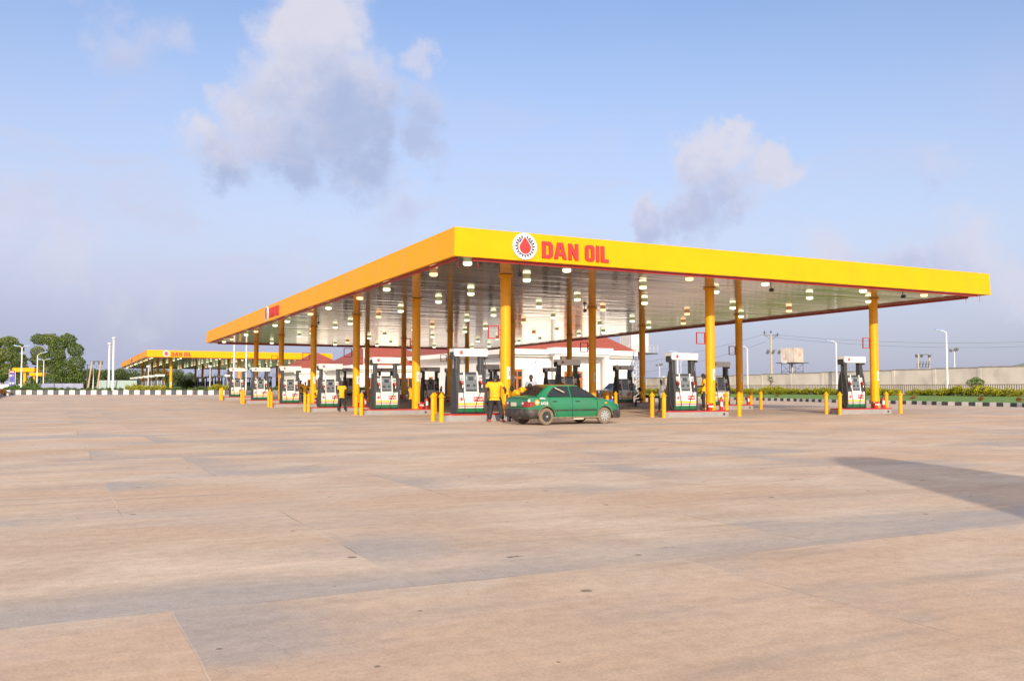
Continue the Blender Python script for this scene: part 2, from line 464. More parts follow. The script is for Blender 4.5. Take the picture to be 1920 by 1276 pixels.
    hgt = math_node(t, 'SUBTRACT', math_node(t, 'ADD', math_node(t, 'MULTIPLY', fine, 0.35), math_node(t, 'MULTIPLY', st, 0.4)), math_node(t, 'MULTIPLY', b1.outputs['Fac'], 0.8))
    t.links.new(hgt, bu.inputs['Height'])
    t.links.new(bu.outputs[0], b.inputs['Normal'])
    MATS['yard_concrete'] = m
ground_mat()
def grass_mat(name, a, bcol, dry):
    m = bpy.data.materials.new(name)
    m.use_nodes = True
    t = m.node_tree
    b = t.nodes['Principled BSDF']
    g = N(t, 'ShaderNodeNewGeometry')
    n1_ = N(t, 'ShaderNodeTexNoise'); n1_.inputs['Scale'].default_value = 0.5; n1_.inputs['Detail'].default_value = 8
    n2_ = N(t, 'ShaderNodeTexNoise'); n2_.inputs['Scale'].default_value = 14; n2_.inputs['Detail'].default_value = 5
    t.links.new(g.outputs['Position'], n1_.inputs['Vector']); t.links.new(g.outputs['Position'], n2_.inputs['Vector'])
    c = mixc(t, maprange(t, n2_.outputs[0], 0.3, 0.7), a, bcol)
    c = mixc(t, maprange(t, n1_.outputs[0], 0.55, 0.75, 0, 0.6), c, dry)
    t.links.new(c, b.inputs['Base Color'])
    b.inputs['Roughness'].default_value = 0.9
    bu = N(t, 'ShaderNodeBump'); bu.inputs['Strength'].default_value = 0.6; bu.inputs['Distance'].default_value = 0.06
    t.links.new(n2_.outputs[0], bu.inputs['Height']); t.links.new(bu.outputs[0], b.inputs['Normal'])
    MATS[name] = m
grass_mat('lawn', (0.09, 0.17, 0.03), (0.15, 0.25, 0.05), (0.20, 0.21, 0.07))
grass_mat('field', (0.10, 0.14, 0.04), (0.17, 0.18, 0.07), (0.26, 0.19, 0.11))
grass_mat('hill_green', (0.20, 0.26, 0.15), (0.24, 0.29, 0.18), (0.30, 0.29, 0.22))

# ------------------------------------------------------------------ mesh builder
class MB:
    def __init__(self):
        self.v, self.f, self.m, self.mats = [], [], [], []
        self.smooth = []
    def mi(self, mt):
        if mt not in self.mats: self.mats.append(mt)
        return self.mats.index(mt)
    def add(self, vs, fs, mt, smooth=False, T=None):
        o = len(self.v)
        i = self.mi(mt)
        for p in vs:
            p = Vector(p)
            self.v.append(T @ p if T else p)
        for f in fs:
            self.f.append([k + o for k in f]); self.m.append(i); self.smooth.append(smooth)
    def box(self, c, s, mt, rx=0, ry=0, rz=0, bev=0.0, T=None):
        hx, hy, hz_ = s[0] / 2, s[1] / 2, s[2] / 2
        X = Matrix.Translation(c) @ Matrix.Rotation(rz, 4, 'Z') @ Matrix.Rotation(ry, 4, 'Y') @ Matrix.Rotation(rx, 4, 'X')
        if T: X = T @ X
        if bev <= 0:
            vs = [(x, y, z) for z in (-hz_, hz_) for y in (-hy, hy) for x in (-hx, hx)]
            fs = [(0, 2, 3, 1), (4, 5, 7, 6), (0, 1, 5, 4), (2, 6, 7, 3), (0, 4, 6, 2), (1, 3, 7, 5)]
            self.add(vs, fs, mt, False, X)
            return
        bm = bmesh.new()
        bmesh.ops.create_cube(bm, size=1)
        bmesh.ops.scale(bm, vec=s, verts=bm.verts)
        bmesh.ops.bevel(bm, geom=bm.edges[:], offset=bev, segments=2, affect='EDGES', profile=0.5)
        bm.verts.index_update()
        self.add([v.co.copy() for v in bm.verts], [[v.index for v in f.verts] for f in bm.faces], mt, False, X)
        bm.free()
    def lathe(self, prof, mt, seg=16, T=None, smooth=True, axis='Z', c=(0, 0, 0)):
        vs, fs = [], []
        n = len(prof)
        for k in range(seg):
            a = 2 * math.pi * k / seg
            for r, z in prof:
                p = (r * math.cos(a), r * math.sin(a), z)
                if axis == 'Y': p = (p[0], -p[2], p[1])
                if axis == 'X': p = (p[2], p[0], p[1])
                vs.append((p[0] + c[0], p[1] + c[1], p[2] + c[2]))
        for k in range(seg):
            k2 = (k + 1) % seg
            for j in range(n - 1):
                fs.append((k * n + j, k2 * n + j, k2 * n + j + 1, k * n + j + 1))
        if prof[0][0] > 1e-6: fs.append([k * n for k in range(seg)][::-1])
        if prof[-1][0] > 1e-6: fs.append([k * n + n - 1 for k in range(seg)])
        self.add(vs, fs, mt, smooth, T)
    def cyl(self, p0, p1, r0, r1, mt, seg=10, smooth=True, T=None):
        p0, p1 = Vector(p0), Vector(p1)
        d = p1 - p0
        q = d.to_track_quat('Z', 'Y').to_matrix().to_4x4()
        X = Matrix.Translation(p0) @ q
        if T: X = T @ X
        self.lathe([(r0, 0), (r1, d.length)], mt, seg, X, smooth)
    def tube(self, pts, r, mt, seg=6, T=None):
        pts = [Vector(p) for p in pts]
        vs, fs = [], []
        n = len(pts)
        up = Vector((0.13, 0.21, 0.97))
        for i, p in enumerate(pts):
            d = (pts[min(i + 1, n - 1)] - pts[max(i - 1, 0)]).normalized()
            a = d.cross(up)
            if a.length < 1e-3: a = d.cross(Vector((1, 0, 0)))
            a.normalize(); b_ = d.cross(a)
            rr = r[i] if isinstance(r, (list, tuple)) else r
            for k in range(seg):
                t_ = 2 * math.pi * k / seg
                vs.append(p + (a * math.cos(t_) + b_ * math.sin(t_)) * rr)
        for i in range(n - 1):
            for k in range(seg):
                k2 = (k + 1) % seg
                fs.append((i * seg + k, i * seg + k2, (i + 1) * seg + k2, (i + 1) * seg + k))
        fs.append(list(range(seg))[::-1]); fs.append([(n - 1) * seg + k for k in range(seg)])
        self.add(vs, fs, mt, True, T)
    def prism(self, poly, a, b, mt, axis='X', T=None, smooth=False):
        # poly: list of 2D points; extruded between a and b along axis
        def P(p, t):
            if axis == 'X': return (t, p[0], p[1])
            if axis == 'Y': return (p[0], t, p[1])
            return (p[0], p[1], t)
        n = len(poly)
        vs = [P(p, a) for p in poly] + [P(p, b) for p in poly]
        fs = [list(range(n))[::-1], [n + i for i in range(n)]]
        fs += [(i, (i + 1) % n, n + (i + 1) % n, n + i) for i in range(n)]
        self.add(vs, fs, mt, smooth, T)
    def quad(self, pts, mt, T=None):
        self.add(pts, [list(range(len(pts)))], mt, False, T)
    def mesh(self, name):
        me = bpy.data.meshes.new(name)
        me.from_pydata([tuple(p) for p in self.v], [], self.f)
        for mt in self.mats: me.materials.append(MATS[mt])
        me.polygons.foreach_set('material_index', self.m)
        me.polygons.foreach_set('use_smooth', self.smooth)
        me.validate()
        bm = bmesh.new(); bm.from_mesh(me)
        bmesh.ops.recalc_face_normals(bm, faces=bm.faces)
        bm.to_mesh(me); bm.free()
        if any(self.smooth): me.set_sharp_from_angle(angle=R(42))
        return me
    def build(self, name, parent=None, loc=None, rz=0, label=None):
        o = bpy.data.objects.new(name, self.mesh(name))
        col.objects.link(o)
        if parent: o.parent = parent
        if loc is not None: o.location = loc
        o.rotation_euler.z = rz
        if label: o['label'] = label
        return o
def tag(o, label, cat, group=None, kind=None):
    if label: o['label'] = label
    if cat: o['category'] = cat
    if group: o['group'] = group
    if kind: o['kind'] = kind
    return o
def thing(name, label, cat, loc=(0, 0, 0), rz=0, group=None):
    o = bpy.data.objects.new(name, None)
    o.empty_display_size = 0.2
    col.objects.link(o)
    o.location = loc
    o.rotation_euler.z = rz
    return tag(o, label, cat, group)
def struct(o):
    o['kind'] = 'structure'
    return o
def copy_tree(o, parent=None, name=None):
    c = o.copy(); col.objects.link(c)
    c.parent = parent
    for ch in o.children: copy_tree(ch, c)
    return c
def put(proto, first, label, loc, rz, group):
    o = proto if first else copy_tree(proto)
    o.location = loc; o.rotation_euler.z = rz
    o['label'] = label
    if group: o['group'] = group
    return o
_txt = {}
def text_mesh(s, size, mt, extrude=0.004, bold=0.0, sx=1.0):
    key = (s, size, mt, bold, sx)
    if key in _txt: return _txt[key]
    c = bpy.data.curves.new('lettering', 'FONT')
    c.body, c.size, c.extrude, c.offset = s, size, extrude, bold
    c.align_x, c.align_y = 'CENTER', 'CENTER'
    o = bpy.data.objects.new('lettering', c)
    col.objects.link(o)
    dg = bpy.context.evaluated_depsgraph_get()
    me = bpy.data.meshes.new_from_object(o.evaluated_get(dg))
    me.name = 'lettering'
    bpy.data.objects.remove(o)
    me.transform(Matrix.Diagonal((sx, 1, 1, 1)))
    me.transform(Matrix.Rotation(math.pi / 2, 4, 'X'))       # stands up, faces -Y
    me.materials.clear(); me.materials.append(MATS[mt])
    _txt[key] = me
    return me
def text_obj(name, s, size, mt, parent, loc, bold=0.0, rx=0, rz=0, sx=1.0):
    o = bpy.data.objects.new(name, text_mesh(s, size, mt, 0.003, bold, sx))
    col.objects.link(o); o.parent = parent
    o.location = loc; o.rotation_euler = (rx, 0, rz)
    return o

# ================================================================== yard and land
def strip_mesh(name, rows, mt):
    # rows: list of rows of points with equal length -> sheet
    mb = MB()
    n = len(rows[0])
    vs = [p for r in rows for p in r]
    fs = [(i * n + j, i * n + j + 1, (i + 1) * n + j + 1, (i + 1) * n + j) for i in range(len(rows) - 1) for j in range(n - 1)]
    mb.add(vs, fs, mt, True)
    return mb.build(name)
def axis_vals(lo, hi, step, far):
    a = [lo + step * k for k in range(int((hi - lo) / step) + 1)]
    return [-far, -far / 3] + a + [far / 3, far]
xs_ = [-5000, -1600, -500, -260] + [-150 + 4 * k for k in range(76)] + [260, 500, 1600, 5000]
ys_ = [-3000, -600, -150] + [-40 + 4 * k for k in range(56)] + [260, 500, 1600, 6000]
struct(strip_mesh('ground', [[(x, y, gz(x, y)) for x in xs_] for y in ys_], 'yard_concrete'))

# painted kerb, right side then round the back to the planter on the left
KERB = [gnd(2060, 768.2), gnd(1990, 765.6), gnd(1905, 762.6), gnd(1860, 761.5), gnd(1810, 760.4), gnd(1767, 759.5), gnd(1723, 758.2), gnd(1674, 757),
        gnd(1620, 755.8), gnd(1560, 754.4), gnd(1490, 752.2), gnd(1430, 750.6), gnd(1394, 749.6), gnd(1330, 748), gnd(1236, 746.2)]
def resample(pts, step):
    out = [pts[0].copy()]
    acc = 0
    for a, b in zip(pts, pts[1:]):
        L = (b - a).length
        s = step - acc
        while s <= L:
            out.append(a.lerp(b, s / L)); s += step
        acc = (acc + L) % step if L >= step - acc else acc + L
    return out
def kerb(pts, h, wid, seg, mats, side):
    p = resample([Vector((q.x, q.y, 0)) for q in pts], seg)
    mb = MB()
    for i in range(len(p) - 1):
        a, b = p[i], p[i + 1]
        d = (b - a).normalized()
        n = Vector((-d.y, d.x, 0)) * side
        vs = []
        for q in (a, b):
            g = gz(q.x, q.y)
            for off, z in ((0, -0.05), (0.0, h - 0.03), (0.03, h), (wid, h), (wid, -0.05)):
                vs.append((q.x + n.x * off, q.y + n.y * off, g + z))
        fs = [(j, 5 + j, 6 + j, j + 1) for j in range(4)] + [(0, 1, 2, 3, 4), (9, 8, 7, 6, 5)]
        mb.add(vs, fs, mats[i % 2])
    return mb
struct(kerb(KERB, 0.26, 0.16, 0.56, ('kerb_black', 'kerb_white'), -1).build('kerb'))
PL = [at(-60, 738, 100), at(9, 738.5, 100.5), at(250, 738.5, 100), at(420, 738.5, 99), at(560, 738.8, 98), at(640, 739.5, 98), at(700, 741, 99), at(800, 741, 104)]
struct(kerb(PL[1:], 0.50, 0.2, 0.6, ('kerb_white', 'kerb_grey'), 1).build('kerb'))
PL2 = [gnd(-60, 754, .1), gnd(-14, 751, .12), gnd(3, 748, .14), gnd(13, 744, .22), at(16, 741, 92), at(10, 739, 98)]
struct(kerb(PL2, 0.36, 0.2, 0.55, ('kerb_grey', 'kerb_white'), 1).build('kerb'))
# lawn behind the right kerb, rising to the railing
F0 = at(1920, 717, 70)
FEN = [Vector((F0.x, F0.y, 0)) + VX * t for t in (-12, 0, 10, 20, 31, 42, 56)]
def lerp_poly(pts, t):
    L = [0]
    for a, b in zip(pts, pts[1:]): L.append(L[-1] + (b - a).length)
    s = t * L[-1]
    for i in range(len(pts) - 1):
        if s <= L[i + 1] or i == len(pts) - 2:
            return pts[i].lerp(pts[i + 1], (s - L[i]) / max(1e-6, L[i + 1] - L[i]))
def flat(p, z): return Vector((p.x, p.y, z))
kin = [flat(p, 0) for p in KERB]
fin = [flat(p, 0) for p in FEN]
rows = []
for k in range(8):
    s = k / 7
    rows.append([])
    for i in range(41):
        a, b = lerp_poly(kin, i / 40), lerp_poly(fin, i / 40)
        d = (b - a).normalized() * 0.10
        p = (a + d).lerp(b, s)
        p.z = 0.24 + 0.40 * sstep(0, 0.8, s)
        rows[-1].append(p)
rows.append([flat(lerp_poly(fin, i / 40) + (lerp_poly(fin, i / 40) - lerp_poly(kin, i / 40)).normalized() * 30, 0.62) for i in range(41)])
struct(strip_mesh('lawn', rows, 'lawn'))
def lawn_z(px_frac, s): return 0.24 + 0.40 * sstep(0, 0.8, s)
# open land behind the left planter and behind the buildings
rows = []
for D in (101, 120, 150, 220, 400, 1200, 5500):
    rows.append([flat(at(px, 726, D), 0.50 if D < 102 else 0.53) for px in (-900, -400, -100, 200, 420, 600)])
struct(strip_mesh('field', rows, 'field'))
rows = []
for D in (170, 260, 500, 1500, 5500):
    rows.append([flat(at(px, 726, D), 0.06) for px in (600, 900, 1200, 1500, 1900, 2500)])
struct(strip_mesh('field', rows, 'field'))
# low hill far right
rows = []
for k, (D, hh) in enumerate(((900, -4), (1050, 14), (1250, 34), (1500, 45), (1800, 30), (2300, -5))):
    r_ = []
    for px in range(1700, 2500, 20):
        p = at(px, 726, D)
        b_ = sstep(1700, 2100, px) * 1.35 * (0.9 + 0.12 * math.sin(px * 0.05 + D) + 0.06 * math.sin(px * .13))
        r_.append((p.x, p.y, HC + hh * b_ * 1.42 - 3))
    rows.append(r_)
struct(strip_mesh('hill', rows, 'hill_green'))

# ================================================================== the big canopy
CU0, CU1, CV0, CV1 = -3.75, 23.72, -3.72, 52.6
AU, BV = 10.0858, 9.9177
def zb(u, v): return 5.735 - 0.0033 * (u - CU0) - 0.0092 * (v - CV0)
LET = {  # block capitals drawn on a 1 x 1 box (outline, holes)
    'D': ([(0, 0), (.66, 0), (.86, .06), (1, .2), (1, .8), (.86, .94), (.66, 1), (0, 1)], [[(.34, .2), (.34, .8), (.56, .8), (.64, .74), (.64, .26), (.56, .2)]]),
    'A': ([(0, 0), (.29, 0), (.35, .2), (.65, .2), (.71, 0), (1, 0), (.72, 1), (.28, 1)], [[(.41, .4), (.5, .76), (.59, .4)]]),
    'N': ([(0, 0), (.32, 0), (.32, .52), (.66, 0), (1, 0), (1, 1), (.68, 1), (.68, .48), (.34, 1), (0, 1)], []),
    'O': ([(.24, 0), (.76, 0), (.92, .06), (1, .17), (1, .83), (.92, .94), (.76, 1), (.24, 1), (.08, .94), (0, .83), (0, .17), (.08, .06)],
          [[(.42, .18), (.36, .24), (.36, .76), (.42, .82), (.58, .82), (.64, .76), (.64, .24), (.58, .18)]]),
    'I': ([(0, 0), (1, 0), (1, 1), (0, 1)], []),
    'L': ([(0, 0), (1, 0), (1, .2), (.46, .2), (.46, 1), (0, 1)], []),
}
LW = [('D', 0, 90), ('A', 100, 206), ('N', 223, 308), ('O', 367, 450), ('I', 466, 492), ('L', 506, 576)]
def poly_mesh(name, polys, mt, ext):
    c = bpy.data.curves.new(name, 'CURVE')
    c.dimensions, c.fill_mode, c.extrude = '2D', 'BOTH', ext
    for pl in polys:
        s = c.splines.new('POLY'); s.points.add(len(pl) - 1); s.use_cyclic_u = True
        for q, p in zip(s.points, pl): q.co = (p[0], p[1], 0, 1)
    o = bpy.data.objects.new(name, c); col.objects.link(o)
    me = bpy.data.meshes.new_from_object(o.evaluated_get(bpy.context.evaluated_depsgraph_get()))
    bpy.data.objects.remove(o)
    me.name = name
    me.transform(Matrix.Rotation(math.pi / 2, 4, 'X'))
    me.materials.clear(); me.materials.append(MATS[mt])
    return me
_p = []
for ch, a, b in LW:
    o_, hs_ = LET[ch]
    for pl in [o_] + hs_:
        _p.append([((a + (b - a) * x) / 576 * 2.79 - 1.395, (y - 0.5) * 0.60) for x, y in pl])
letter_me = poly_mesh('lettering', _p, 'red_letter', 0.03)
def circ(r, n=40): return [(r * math.cos(2 * math.pi * k / n), r * math.sin(2 * math.pi * k / n)) for k in range(n)]
def gear(r0, r1, n):
    out = []
    for k in range(n):
        for f, r in ((-.27, r0), (-.2, r1), (.2, r1), (.27, r0)):
            a = 2 * math.pi * (k + f) / n
            out.append((r * math.cos(a), r * math.sin(a)))
    return out
def drop_poly(r, top, cy, n=26):
    out = []
    for k in range(n + 1):
        a = math.pi * 0.86 + (2 * math.pi - 2 * math.pi * 0.36) * k / n
        out.append((r * math.cos(a), cy + r * math.sin(a)))
    return out[:-1] + [(r * math.cos(R(25)), cy + r * math.sin(R(25))), (0, top)]
disc_me = poly_mesh('emblem', [circ(.475)], 'white_paint', 0.03)
gear_me = poly_mesh('gear_ring', [gear(.322, .39, 20), circ(.262)], 'navy', 0.006)
gear2_me = poly_mesh('gear_cusp', [[(.26 * math.cos(a), .26 * math.sin(a)) for a in [R(28 + 6 * k) for k in range(21)]] + [(0, .10)]], 'navy', 0.005)
ring_me = poly_mesh('gear_ring_text_band', [circ(.299), circ(.286)], 'white_paint', 0.004)
drop_w = poly_mesh('drop_border', [drop_poly(.255, .39, -.05)], 'white_paint', 0.007)
drop_me = poly_mesh('drop', [drop_poly(.225, .345, -.05)], 'red_letter', 0.011)
def mob(name, me, parent, loc, rz=0, rx=0):
    o = bpy.data.objects.new(name, me); col.objects.link(o); o.parent = parent
    o.location = loc; o.rotation_euler = (rx, 0, rz); return o
def big_emblem(parent, loc, rz, ry=0):
    e = mob('emblem', disc_me, parent, loc, rz)
    mob('gear_ring', gear_me, e, (0, -.034, 0))
    mob('gear_ring', gear2_me, e, (0, -.034, 0.0))
    mob('gear_ring', ring_me, e, (0, -.038, 0))
    mob('drop', drop_w, e, (0, -.040, 0))
    mob('drop', drop_me, e, (0, -.044, 0))
    return e

def make_canopy():
    root = thing('fuel_canopy', '', 'canopy', O0, TH)
    c4 = [(CU0, CV0, -1, -1), (CU1, CV0, 1, -1), (CU1, CV1, 1, 1), (CU0, CV1, -1, 1)]
    mb = MB()
    vs = []
    for u, v, su, sv in c4:
        z = zb(u, v)
        for off, dz in ((0.045, 0), (0.0, 1.0), (-0.10, 1.0), (-0.10, 0)):
            vs.append((u + su * off, v + sv * off, z + dz))
    fs = []
    for i in range(4):
        j = (i + 1) % 4
        for k in range(4):
            fs.append((i * 4 + k, j * 4 + k, j * 4 + (k + 1) % 4, i * 4 + (k + 1) % 4))
    mb.add(vs, fs, 'yellow_panel')
    # cover strips over the sheet joints
    for k in range(1, 7):
        u = CU0 + (CU1 - CU0) * k / 7
        z = zb(u, CV0)
        mb.box((u, CV0 - 0.024, z + 0.5), (0.02, 0.004, 0.995), 'yellow_panel', rx=math.atan(-0.045))
    for k in range(1, 14):
        v = CV0 + (CV1 - CV0) * k / 14
        z = zb(CU0, v)
        mb.box((CU0 - 0.024, v, z + 0.5), (0.004, 0.02, 0.995), 'yellow_panel', ry=math.atan(0.045))
    mb.build('fascia', root)
    mb = MB()
    i_ = 0.11
    vs = []
    for u, v, su, sv in c4: vs.append((u - su * i_, v - sv * i_, zb(u, v) + 0.02))
    for u, v, su, sv in c4: vs.append((u - su * i_, v - sv * i_, zb(u, v) + 0.94))
    mb.add(vs[:4], [(0, 1, 2, 3)], 'soffit_strips')
    mb.build('soffit', root)
    mb = MB()
    mb.add(vs[4:], [(0, 1, 2, 3)], 'steel')
    mb.build('roof_deck', root)
    mb = MB()
    for (u0, v0, u1, v1) in ((CU0 + 0.75, CV0 + .2, CU1 - .6, CV0 + .2), (CU0 + .2, CV0 + .3, CU0 + .2, CV1 - .9), (CU1 - .2, CV0 + 1.0, CU1 - .2, CV1 - .4), (CU0 + .9, CV1 - .2, CU1 - .5, CV1 - .2)):
        a, b = Vector((u0, v0, zb(u0, v0) - 0.045)), Vector((u1, v1, zb(u1, v1) - 0.045))
        d = b - a
        q = d.to_track_quat('X', 'Z').to_matrix().to_4x4()
        mb.box((d.length / 2, 0, 0), (d.length, 0.055, 0.10), 'red_paint', T=Matrix.Translation(a) @ q)
    mb.build('gutter_trim', root)
    for (u, v) in ((CU0 + .25, CV0 + .35), (CU0 + .95, CV0 + .22), (CU1 - .5, CV0 + .9), (CU1 - .3, CV0 + .3)):
        z = zb(u, v)
        mb = MB()
        mb.tube([(u, v, z), (u + .01, v, z - .15), (u + .04, v + .02, z - .32)], 0.010, 'red_paint', 5)
        mb.build('loose_wire', root)
    uc = 0.977
    z = zb(uc, CV0) + 0.465
    t_ = math.atan(0.045)
    o = mob('lettering', letter_me, root, (uc + 0.02, CV0 - 0.055, z - 0.02)); o.rotation_euler = (-t_, math.atan(.0033), 0)
    e = big_emblem(root, (-1.10, CV0 - 0.055, zb(-1.1, CV0) + 0.505), 0); e.rotation_euler = (-t_, 0, 0)
    o = mob('lettering', letter_me, root, (CU0 - 0.055, 24.6, zb(CU0, 24.6) + 0.465)); o.rotation_euler = (0, 0, -math.pi / 2)
    e = big_emblem(root, (CU0 - 0.055, 26.75, zb(CU0, 26.75) + 0.50), -math.pi / 2)
    return root
def column_mesh(z0, z1):
    mb = MB()
    mb.lathe([(.205, z0), (.205, z1)], 'yellow_paint', 28)
    return mb.mesh('column')
mb = MB(); mb.lathe([(.21, -.055), (.29, -.045), (.29, 0)], 'yellow_paint', 24); collar_me = mb.mesh('collar')
mb = MB()
for sgn in (-1, 1):
    mb.box((-.52 + sgn * .22, 0, 3.43), (.035, .05, .52), 'red_paint')
    mb.box((-.52, 0, 3.43 + sgn * .242), (.405, .05, .035), 'red_paint')
    mb.box((-.245, 0, 3.43 + sgn * .09), (.11, .03, .035), 'red_paint')
frame_me = mb.mesh('sign_frame')
def notice_me():
    mb = MB()
    n = 6
    vs, fs = [], []
    a0, a1 = R(-100), R(-46)
    for r in (.2065, .2105):
        for k in range(n + 1):
            a = a0 + (a1 - a0) * k / n
            for z in (1.60, 2.07): vs.append((r * math.cos(a), r * math.sin(a), z))
    m_ = (n + 1) * 2
    for k in range(n):
        fs.append((m_ + 2 * k, m_ + 2 * k + 2, m_ + 2 * k + 3, m_ + 2 * k + 1))
    for k in (0, n): fs.append((2 * k, 2 * k + 1, m_ + 2 * k + 1, m_ + 2 * k))
    mb.add(vs, fs, 'white_paint', True)
    a = R(-72)
    for dz, w_, h_ in ((1.88, .085, .016), (1.865, .02, .09), (1.77, .02, .09), (1.745, .06, .02), (1.80, .035, .03)):
        mb.box((.2105 * math.cos(a), .2105 * math.sin(a), dz), (w_, .006, h_), 'dark_mark', rz=a + math.pi / 2)
    return mb.mesh('notice')
notice_mesh = notice_me()
def add_columns(root, ground):
    for i in range(6):
        for j in range(3):
            u, v = AU * j, BV * i
            z0, z1 = ground(u, v) + 0.27, zb(u, v) + 0.02
            c = mob('column', column_mesh(z0, z1), root, (u, v, 0))
            mob('collar', collar_me, c, (0, 0, z1 - .022))
            mob('notice', notice_mesh, c, (0, 0, z0 - .27))
            mob('sign_frame', frame_me, c, (0, 0, z0 - .27))
can = make_canopy()
add_columns(can, gzu)
tag(can, 'huge yellow flat fuel canopy with red lettering in the middle, nearest the viewer', 'canopy')
can2 = copy_tree(can)
FAR_V = 114.7
can2.location = S(0, FAR_V)
tag(can2, 'yellow fuel canopy standing far off on the left, behind the black and white kerb', 'canopy')

# ================================================================== lamps under the canopies
def make_lamp(body, lens):
    root = thing('canopy_lamp', '', 'lamp')
    root.scale = (0.90, 0.90, 0.90)
    mb = MB()
    mb.lathe([(.145, 0.01), (.15, -.03), (.165, -.035), (.165, -.055), (.155, -.06), (.168, -.085), (.182, -.09), (.182, -.112), (.17, -.115)], body, 18)
    mb.build('housing', root)
    mb = MB()
    mb.lathe([(.170, -.116), (.178, -.15), (.172, -.21), (.125, -.248), (.0, -.262)], lens, 18)
    mb.build('lens', root)
    return root
lamp_g, lamp_a = make_lamp('lamp_body', 'lamp_green'), make_lamp('lamp_body_amber', 'lamp_amber')
LU_ = (-3.0, 1.0, 6.6, 10.5, 16.1, 20.0)
LV_ = (-3.1, 0.1, 5.6, 9.5, 15.0, 18.8, 24.5, 28.0, 34.3, 38.1, 44.2, 48.0)
AMB = {(0, 1), (0, 3), (0, 5), (2, 0), (5, 0), (5, 2), (3, 3), (3, 5), (5, 4), (2, 6), (1, 8), (0, 8), (4, 7), (0, 10), (3, 9), (2, 10), (1, 5), (4, 3)}
ORD = ['first', 'second', 'third', 'fourth', 'fifth', 'sixth', 'seventh', 'eighth', 'ninth', 'tenth', 'eleventh', 'twelfth']
used = {'g': False, 'a': False}
for far in (0, 1):
    for a, u in enumerate(LU_):
        for b, v in enumerate(LV_):
            k = 'a' if (a, b) in AMB else 'g'
            o = lamp_a if k == 'a' else lamp_g
            nm = 'amber' if k == 'a' else 'greenish white'
            lab = f"{nm} lamp under the {'far' if far else 'near'} canopy, {ORD[b]} from the front, {ORD[a]} line from left"
            put(o, not used[k], lab, S(u, v + FAR_V * far, zb(u, v) + .018), TH, 'lamps under the far canopy' if far else 'lamps under the near canopy')
            used[k] = True
# small cameras and speakers hung under the ceiling
def make_cctv():
    root = thing('security_camera', '', 'camera')
    mb = MB(); mb.cyl((0, 0, 0), (0, 0, -.12), .02, .02, 'dark_metal', 8); mb.build('bracket', root)
    mb = MB(); mb.box((0, -.03, -.2), (.11, .2, .15), 'dark_metal', bev=.02); mb.build('camera_body', root)
    return root
cc = make_cctv()
for k, (u, v, lab) in enumerate(((-.2, -1.6, 'small dark security camera under the ceiling left of the front corner column'),
                                 (11.9, -1.9, 'small dark security camera under the ceiling by the front middle column'),
                                 (19.2, -2.6, 'small dark security camera under the ceiling near the right front column'),
                                 (9.6, 9.9, 'dark box camera on the ceiling beside the second row middle column'),
                                 (-1.2, 24, 'dark round camera under the ceiling between the left edge columns'))):
    put(cc, k == 0, lab, S(u, v, zb(u, v) + .018), TH, 'cameras under the near canopy')

# ================================================================== islands, pumps, bollards
def rrect(u0, u1, v0, v1, r, n=6):
    out = []
    for cx, cy, a0 in ((u1 - r, v0 + r, -90), (u1 - r, v1 - r, 0), (u0 + r, v1 - r, 90), (u0 + r, v0 + r, 180)):
        for k in range(n + 1):
            a = R(a0 + 90 * k / n)
            out.append((cx + r * math.cos(a), cy + r * math.sin(a)))
    return out
def make_island():
    root = thing('pump_island', '', 'island')
    mb = MB(); mb.prism(rrect(-2.72, .76, -.5, .42, .30), -.12, .222, 'island_concrete', 'Z'); mb.build('base', root)
    mb = MB(); mb.prism(rrect(-2.728, .768, -.508, .428, .308), .2215, .27, 'red_paint', 'Z'); mb.build('trim', root)
    mb = MB(); mb.lathe([(.06, 0), (.06, .012)], 'dark_mark', 12, axis='Y', c=(.32, -.499, .11)); mb.build('drain_hole', root)
    return root
def emblem_small(r):
    mb = MB()
    mb.lathe([(r, 0), (r, .004)], 'white_paint', 18, axis='Y')
    for k in range(12):
        a = 2 * math.pi * k / 12
        mb.box((r * .84 * math.cos(a), -.006, r * .84 * math.sin(a)), (r * .22, .004, r * .2), 'red_letter', ry=-a)
    mb.lathe([(r * .74, 0), (r * .74, .005), (r * .60, .005), (r * .60, 0)], 'navy', 18, axis='Y')
    mb.add([(p[0] * r * 2.1, -.007, p[1] * r * 2.1) for p in drop_poly(.23, .33, -.03, 12)], [list(range(14))], 'red_letter')
    return mb.mesh('emblem')
em_small, em_head = emblem_small(.085), emblem_small(.095)
SL = math.atan(.10 / .75)
def slope(z): return -.265 + (z - .80) * .1333       # y of the slanted face at height z
def pump_body():
    mb = MB()
    mb.prism([(-.262, .06), (-.262, .80), (-.165, 1.50), (-.14, 1.56), (.14, 1.56), (.165, 1.50), (.262, .80), (.262, .06)], -.545, .545, 'pump_grey', 'X')
    mb.box((0, 0, .035), (1.12, .50, .07), 'console_dark')
    for s in (-1, 1):
        mb.prism([(-.29, 0), (-.30, .78), (-.24, 1.25), (-.17, 1.60), (-.12, 1.72), (.12, 1.72), (.17, 1.60), (.24, 1.25), (.30, .78), (.29, 0)], s * .545, s * .625, 'pump_side', 'X')
    return mb.mesh('cabinet')
def pump_post(s):
    mb = MB()
    mb.box((s * .50, 0, 1.88), (.17, .26, .70), 'pump_grey', bev=.02)
    mb.box((s * .50, -.132, 1.88), (.09, .008, .66), 'pump_side')
    return mb.mesh('post')
